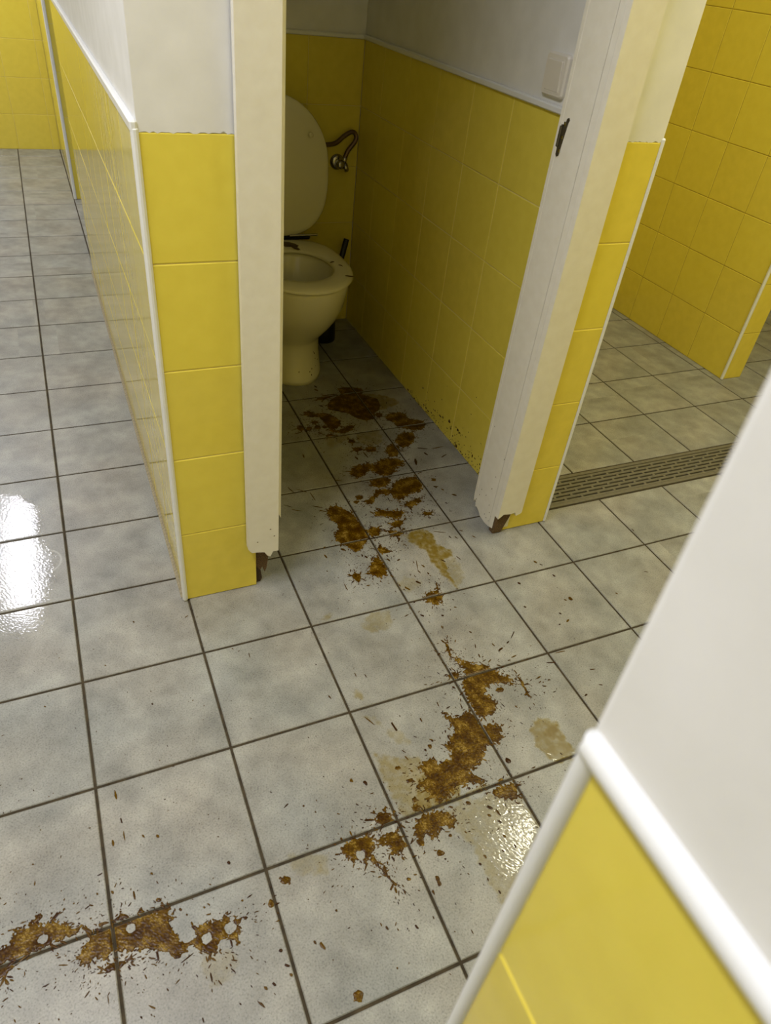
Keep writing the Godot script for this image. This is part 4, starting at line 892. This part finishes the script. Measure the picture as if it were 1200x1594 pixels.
func toilet() -> void:
	var t := thing("toilet", v(3.31, 0, 0), "pale ceramic toilet with raised lid, stained with brown, in the dim stall", "toilet")
	var outer := []
	for r in [[0.0, 0.475, -6.36, -7.95], [0.06, 0.475, -6.36, -7.95], [0.12, 0.468, -6.39, -7.95], [0.35, 0.452, -6.46, -7.95], [0.55, 0.452, -6.46, -7.95], [0.60, 0.47, -6.43, -7.95], [0.70, 0.525, -6.33, -7.95], [0.84, 0.595, -6.19, -7.95], [0.98, 0.645, -6.07, -7.95], [1.16, 0.685, -5.95, -7.95], [1.34, 0.70, -5.885, -7.95], [1.47, 0.715, -5.85, -7.95], [1.52, 0.715, -5.85, -7.95], [1.545, 0.70, -5.87, -7.93]]:
		outer.append(egg(r[1], r[2], r[3], r[0]))
	for r in [[1.545, 0.56, -6.08, -7.28], [1.50, 0.545, -6.1, -7.26], [1.25, 0.50, -6.2, -7.2], [1.0, 0.42, -6.32, -7.1], [0.86, 0.30, -6.45, -6.95], [0.82, 0.12, -6.6, -6.8]]:
		outer.append(egg(r[1], r[2], r[3], r[0], 0.9))
	var st := begin()
	loft(st, outer)
	cap(st, outer[0], true)
	cap(st, outer[-1])
	st.generate_normals()
	part("bowl", st.commit(), M.ceramic, t)
	var wr := egg(0.38, -6.38, -7.06, 0.94, 0.9)
	st = begin()
	cap(st, wr)
	st.generate_normals()
	part("water", st.commit(), M.murky, t)
	# seat ring: a rounded section swept round two outlines
	var sec := [[0.0, 1.0], [0.12, 1.9], [0.4, 2.2], [0.75, 2.1], [0.95, 1.5], [1.0, 0.6], [0.9, 0.0], [0.1, 0.0]]
	var rings := []
	var big := egg(0.735, -5.80, -7.74, 0.0, 0.62)
	var hole := egg(0.47, -6.17, -7.25, 0.0, 0.9)
	for s in sec:
		var ring := []
		for k in big.size():
			var p: Vector3 = hole[k].lerp(big[k], s[0])
			ring.append(Vector3(p.x, (1.55 + 0.036 * s[1]) * S, p.z))
		rings.append(ring)
	rings.append(rings[0])
	st = begin()
	rings.reverse()
	loft(st, rings)
	st.generate_normals()
	var seat := part("seat", st.commit(), M.seat, t)
	# lid, leaning back against the cistern
	var lid := begin()
	var lr := []
	for s in [[0.0, 0.93], [0.012, 0.985], [0.03, 1.0], [0.055, 0.985], [0.07, 0.90], [0.074, 0.6]]:
		var ring := []
		for p in egg(0.785, -5.94, -7.70, 0.0, 0.68):
			var c := v(0, 0, -6.85)
			var q: Vector3 = c + (p - c) * Vector3(s[1], 0, s[1])
			ring.append(Vector3(q.x, s[0] * S, q.z))
		lr.append(ring)
	loft(lid, lr)
	cap(lid, lr[0], true)
	cap(lid, lr[-1])
	lid.generate_normals()
	var lean := Transform3D(Basis(Vector3.RIGHT, -deg_to_rad(97.0)), v(0, 1.66, -7.70)) * Transform3D(Basis.IDENTITY, v(0, -0.04, 7.70))
	part("lid", lid.commit(), M.seat, t, lean.origin, lean.basis)
	for x in [-0.32, 0.32]:
		part("hinge", box_mesh(v(x - 0.2, 1.6, -7.78), v(x + 0.2, 1.65, -7.69), 0.004), M.black, t)
	part("hinge_pin", tube([v(0.20, 1.665, -7.69), v(0.4, 1.665, -7.69), v(0.62, 1.665, -7.69)], 0.0045, 8), M.chrome, t)
	var ci := part("cistern", box_mesh(v(-0.7, 1.5, -8.37), v(0.5, 2.9, -7.99), 0.02), M.ceramic, t)
	part("cistern_lid", box_mesh(v(-0.72, 2.9, -8.37), v(0.52, 3.0, -7.98), 0.01), M.ceramic, ci)
	part("fixing_cap", lathe([0.011, 0.0, 0.012, 0.004, 0.009, 0.012, 0.004, 0.015], 12), M.seat, t, v(0.63, 0.94, -6.75), Basis(Vector3.FORWARD, PI / 2))
	part("lid_bumper", lathe([0.008, 0.0, 0.008, 0.004, 0.004, 0.006], 12), M.seat, t, v(0.5, 2.95, -7.76), Basis(Vector3.RIGHT, PI / 2))
	# dried brown marks
	for d in [[-0.42, 1.632, -7.52, 0.028, 0.02], [0.06, 1.632, -7.48, 0.03, 0.022], [0.13, 1.632, -7.42, 0.024, 0.03], [0.17, 1.63, -7.3, 0.012, 0.02], [0.575, 1.63, -6.58, 0.010, 0.006], [0.555, 1.63, -6.2, 0.013, 0.007], [0.5, 1.63, -6.72, 0.012, 0.004]]:
		var mark := begin()
		add_drop(mark, Transform3D(Basis(Vector3.UP, rng.randf() * 3.0), Vector3.ZERO), Vector2(d[3], d[4]), 0.0016, lin(72, 48, 5), 0.3)
		mark.generate_normals()
		part("stain", mark.commit(), M.soil, seat, v(d[0], d[1] - 0.004, d[2])).set_meta("label", "brown stain on the seat")
	var dots := begin()
	for d in [[0.10, 0.42], [0.12, 0.39], [0.13, 0.31], [0.06, 0.2], [0.02, 0.17], [0.14, 0.2], [0.05, 0.11], [-0.15, 0.2], [0.17, 0.06], [0.2, 0.25], [0.19, 0.13]]:
		var zf := -6.36 - 0.10 * clampf(d[1] / 0.5, 0, 1)
		var a := asin(clampf((d[0] + 0.12) / 0.45, -1, 1))
		var nrm := Vector3(sin(a), 0.05, cos(a)).normalized()
		var zc := lerpf(-7.95, zf, 0.52)
		var at := v(0.45 * sin(a), d[1], zc + (zf - zc) * cos(a))
		add_drop(dots, Transform3D(Basis(Vector3.UP.cross(nrm).normalized(), nrm, Vector3.UP.cross(nrm).normalized().cross(nrm)), at), Vector2(0.0018, 0.0030) * rng.randf_range(0.6, 1.5), 0.0012, lin(72, 48, 5), 0.3)
	dots.generate_normals()
	var sp := part("specks", dots.commit(), M.soil, t)
	sp.set_meta("label", "small brown spots on the pedestal")
	sp.set_meta("kind", "stuff")

func stall_fittings() -> void:
	# water valve and hose on the back wall
	var t := thing("stop_valve", v(4.44, 2.47, -8.4), "tarnished water valve on the stall's back wall beside the raised lid", "valve")
	var fwd := Basis(Vector3.RIGHT, PI / 2)
	part("rosette", lathe([0.027, 0.0, 0.027, 0.004, 0.018, 0.010, 0.010, 0.012], 20), M.chrome, t, Vector3.ZERO, fwd)
	part("body", lathe([0.010, 0.0, 0.010, 0.03, 0.014, 0.034, 0.014, 0.05, 0.009, 0.053], 16), M.chrome, t, Vector3.ZERO, fwd)
	part("knob", lathe([0.012, 0.0, 0.016, 0.004, 0.016, 0.014, 0.011, 0.018], 10), M.chrome, t, Vector3(0.012, -0.012, 0.04), Basis(Vector3(0.3, 0, -1).normalized(), 1.2))
	var o := v(4.44, 2.47, -8.4)
	part("nut", lathe([0.009, 0.0, 0.010, 0.002, 0.010, 0.014, 0.008, 0.016], 6), M.chrome, t, Vector3(0.012, 0.01, 0.04), Basis(Vector3.FORWARD, 0.35))
	part("hose", tube([v(4.49, 2.52, -8.24) - o, v(4.54, 2.64, -8.25) - o, v(4.66, 2.78, -8.27) - o, v(4.665, 2.86, -8.29) - o, v(4.60, 2.89, -8.29) - o, v(4.48, 2.83, -8.28) - o, v(4.36, 2.75, -8.26) - o, v(4.22, 2.73, -8.24) - o, v(4.0, 2.73, -8.22) - o], 0.0078, 10, 0.06), M.braid, t)
	# brush in its pot behind the toilet
	var b := thing("toilet_brush", v(4.12, 0, -7.75), "black toilet brush leaning in its pot behind the toilet", "toilet brush")
	part("holder", lathe([0.045, 0.0, 0.048, 0.006, 0.046, 0.06, 0.042, 0.11, 0.038, 0.112, 0.036, 0.03], 24), M.black, b)
	part("handle", tube([v(0.0, 0.1, 0.0), v(0.15, 0.55, -0.15), v(0.30, 0.95, -0.30), v(0.475, 1.41, -0.45)], 0.011, 10), M.black, b)
	# light switch
	var s := thing("light_switch", v(4.76 + 0.016, 4.27, -3.90), "cream light switch on the stall wall above the yellow tiles", "light switch")
	var tr := Transform3D(Basis(Vector3(0, 0, 1), Vector3.UP, Vector3(-1, 0, 0)), Vector3.ZERO)
	part("frame", board(rounded(0.042, 0.042, 0.010), 0.0, 0.011, tr, 0.004), M.plastic, s)
	part("rocker", board(rounded(0.0285, 0.030, 0.003), 0.009, 0.0145, tr, 0.0015), M.plastic, s, Vector3.ZERO, Basis(Vector3(0, 0, 1), 0.06))
	part("plate", board(rounded(0.030, 0.0335, 0.003), 0.0105, 0.0117, tr, 0.0003), M.plastic, s)

func rounded(hx: float, hy: float, r: float) -> Array:
	var o := []
	for c in [[1, 1, 0.0], [-1, 1, 0.5], [-1, -1, 1.0], [1, -1, 1.5]]:
		for k in 5:
			var a: float = PI * (c[2] + k / 8.0)
			o.append(c[0] * (hx - r) + cos(a) * r)
			o.append(c[1] * (hy - r) + sin(a) * r)
	return o

func drain() -> void:
	var x0 := 5.12 * S
	var x1 := 14.0 * S
	var z0 := -3.415 * S
	var z1 := -2.885 * S
	var t := thing("drain_channel", Vector3(x0, 0, 0), "long slotted drain grating across the shower floor", "drain")
	part("channel", box_mesh(Vector3(0, -0.03, z0), Vector3(x1 - x0, -0.02, z1), 0.0005), M.drain, t)
	for z in [z0, z1 - 0.012]:
		part("frame", box_mesh(Vector3(0, -0.02, z), Vector3(x1 - x0, 0.0012, z + 0.012), 0.001), M.drain, t)
	var rows := 7
	var a := z0 + 0.0135
	var pitch := (z1 - z0 - 0.027 + 0.0062) / rows
	for r in rows:
		part("bar", box_mesh(Vector3(0, -0.008, a + r * pitch), Vector3(x1 - x0, -0.0005, a + r * pitch + pitch - 0.0062), 0.0012), M.drain, t)
	var st := begin()
	for r in rows - 1:
		var x := 0.02 + 0.03 * (r % 2)
		while x < x1 - x0:
			add_box(st, Vector3(x, -0.008, a + (r + 1) * pitch - 0.0070), Vector3(x + 0.009, -0.0007, a + (r + 1) * pitch + 0.0008), 0.0005)
			x += 0.062
	part("crosspieces", st.commit(), M.drain, t).set_meta("kind", "stuff")

func mess() -> void:
	var tones := [lin(54, 33, 3), lin(72, 48, 5), lin(87, 62, 9), lin(106, 80, 20), lin(146, 121, 58)]
	var n := 0
	for sp in SPILLS:
		var wet: bool = sp.bare == 0 and sp.rough < 0.36
		var o := part("brown_spill", pool(sp.polys, sp.holes, sp.rough, sp.bare, 0.0015, 0.0007 if wet else 0.0008, 100 + n * 11, tones, 0.1 if wet else 1.0), M.soil, self)
		tag(o, sp.label, "spill", "brown spills on the floor")
		n += 1
	# spatter: the drops one can see singly, then the fine spray round the spills
	var st := begin()
	for d in DROPS:
		var along := Vector2(d[2], d[3])
		var l := along.length()
		var ang := -along.angle()
		var c: Color = tones[rng.randi() % 3]
		var half := Vector2(maxf(l, d[4] * 0.8), minf(d[4], maxf(l, d[4]) ) * 0.85)
		add_drop(st, Transform3D(Basis(Vector3.UP, ang), Vector3(d[0], 0.0003, d[1])), half, 0.0009, c, 0.28)
	for sp in SPILLS:
		for flat in sp.polys:
			var q := pairs(flat)
			var cen := Vector2.ZERO
			var reach := 0.0
			for p in q: cen += p / q.size()
			for p in q: reach = maxf(reach, p.distance_to(cen))
			if reach < 0.012: continue
			for k in int(60 + reach * 1700):
				var p := q[rng.randi() % q.size()]
				var dir := ((p - cen).normalized() + Vector2(rng.randfn(0, 0.45), rng.randfn(0, 0.45))).normalized()
				var dist := -log(maxf(rng.randf(), 0.001)) * 0.03
				var at := p + dir * dist
				if at.x > 1.18 and at.y < -0.67 or at.y > 0.1 and at.x > 0.9: continue
				var size_ := rng.randf_range(0.0004, 0.0012) * (1.5 if dist < 0.012 else 1.0) * (0.6 + rng.randf() * rng.randf() * 1.1)
				var c: Color = tones[rng.randi() % 3]
				add_drop(st, Transform3D(Basis(Vector3.UP, -dir.angle() + rng.randfn(0, 0.3)), Vector3(at.x, 0.0003, at.y)), Vector2(size_ * rng.randf_range(1.0, 4.5), size_), 0.0006, c, 0.3)
	for k in 420:   # stray specks over the tiles in front of the stall
		var at := Vector2(rng.randf_range(-0.2, 1.15), rng.randf_range(-0.62, 0.22))
		var size_ := rng.randf_range(0.0004, 0.0010)
		add_drop(st, Transform3D(Basis(Vector3.UP, rng.randf() * PI), Vector3(at.x, 0.0003, at.y)), Vector2(size_ * rng.randf_range(1.0, 2.6), size_), 0.0006, tones[rng.randi() % 3], 0.3)
	st.generate_normals()
	tag(part("brown_spatter", st.commit(), M.soil, self), "fine brown specks and drops scattered over the floor tiles", "spatter", "", "stuff")
	# specks on the stall wall, the jamb and the left casing
	st = begin()
	var on_wall := Basis(Vector3(0, 0, 1), Vector3(-1, 0, 0), Vector3(0, -1, 0))
	for d in WALL_SPECKS:
		add_drop(st, Transform3D(on_wall, Vector3(4.76 * S - 0.0002, d[1], d[0])), Vector2(d[2], d[3]), 0.0012, lin(72, 48, 5), 0.35)
	for k in 150:
		var z := rng.randf_range(-1.45, -0.88)
		var y := -log(maxf(rng.randf(), 0.002)) * 0.022 * (1.2 if z > -1.33 else 0.3) + 0.002
		add_drop(st, Transform3D(on_wall, Vector3(4.76 * S - 0.0002, y, z)), Vector2(0.0016, 0.0022) * rng.randf_range(0.4, 1.3), 0.001, lin(72, 48, 5), 0.3)
	st.generate_normals()
	var ws := part("specks", st.commit(), M.soil, get_node("wall_stall_right"))
	tag(ws, "small dark specks splashed low on the yellow tiles", "", "", "stuff")
	st = begin()
	for d in JAMB_SPECKS:
		add_drop(st, Transform3D(on_wall, Vector3(1.0925, maxf(d[1], 0.02), d[0])), Vector2(0.0014, 0.002), 0.0008, lin(87, 62, 9), 0.3)
	for d in CASING_SPECKS:
		add_drop(st, Transform3D(Basis(Vector3.RIGHT, PI / 2), Vector3(d[0], d[1], -0.650)), Vector2(0.0022, 0.0013), 0.0008, lin(87, 62, 9), 0.3)
	st.generate_normals()
	var fs := part("specks", st.commit(), M.soil, get_node("door_2"))
	tag(fs, "small dark specks on the white paint", "", "", "stuff")
	# clear water on the tiles
	var k := 0
	for p in [[PUDDLE_A, "shining clear water on the floor tiles at the left edge"], [PUDDLE_B, "wet shining film on the floor beside the near wall corner"], [PUDDLE_C, "small yellowish wet patch in a tile corner near the white wall"]]:
		var o := part("water_puddle", pool([p[0]], [], 2.2 if k == 0 else 0.8, 0.0, 0.002, [0.0007, 0.0004, 0.0004][k], 900 + k, [], [0.4, 1.3, 0.8][k]), M.water, self)
		tag(o, p[1], "puddle", "clear puddles on the floor")
		k += 1
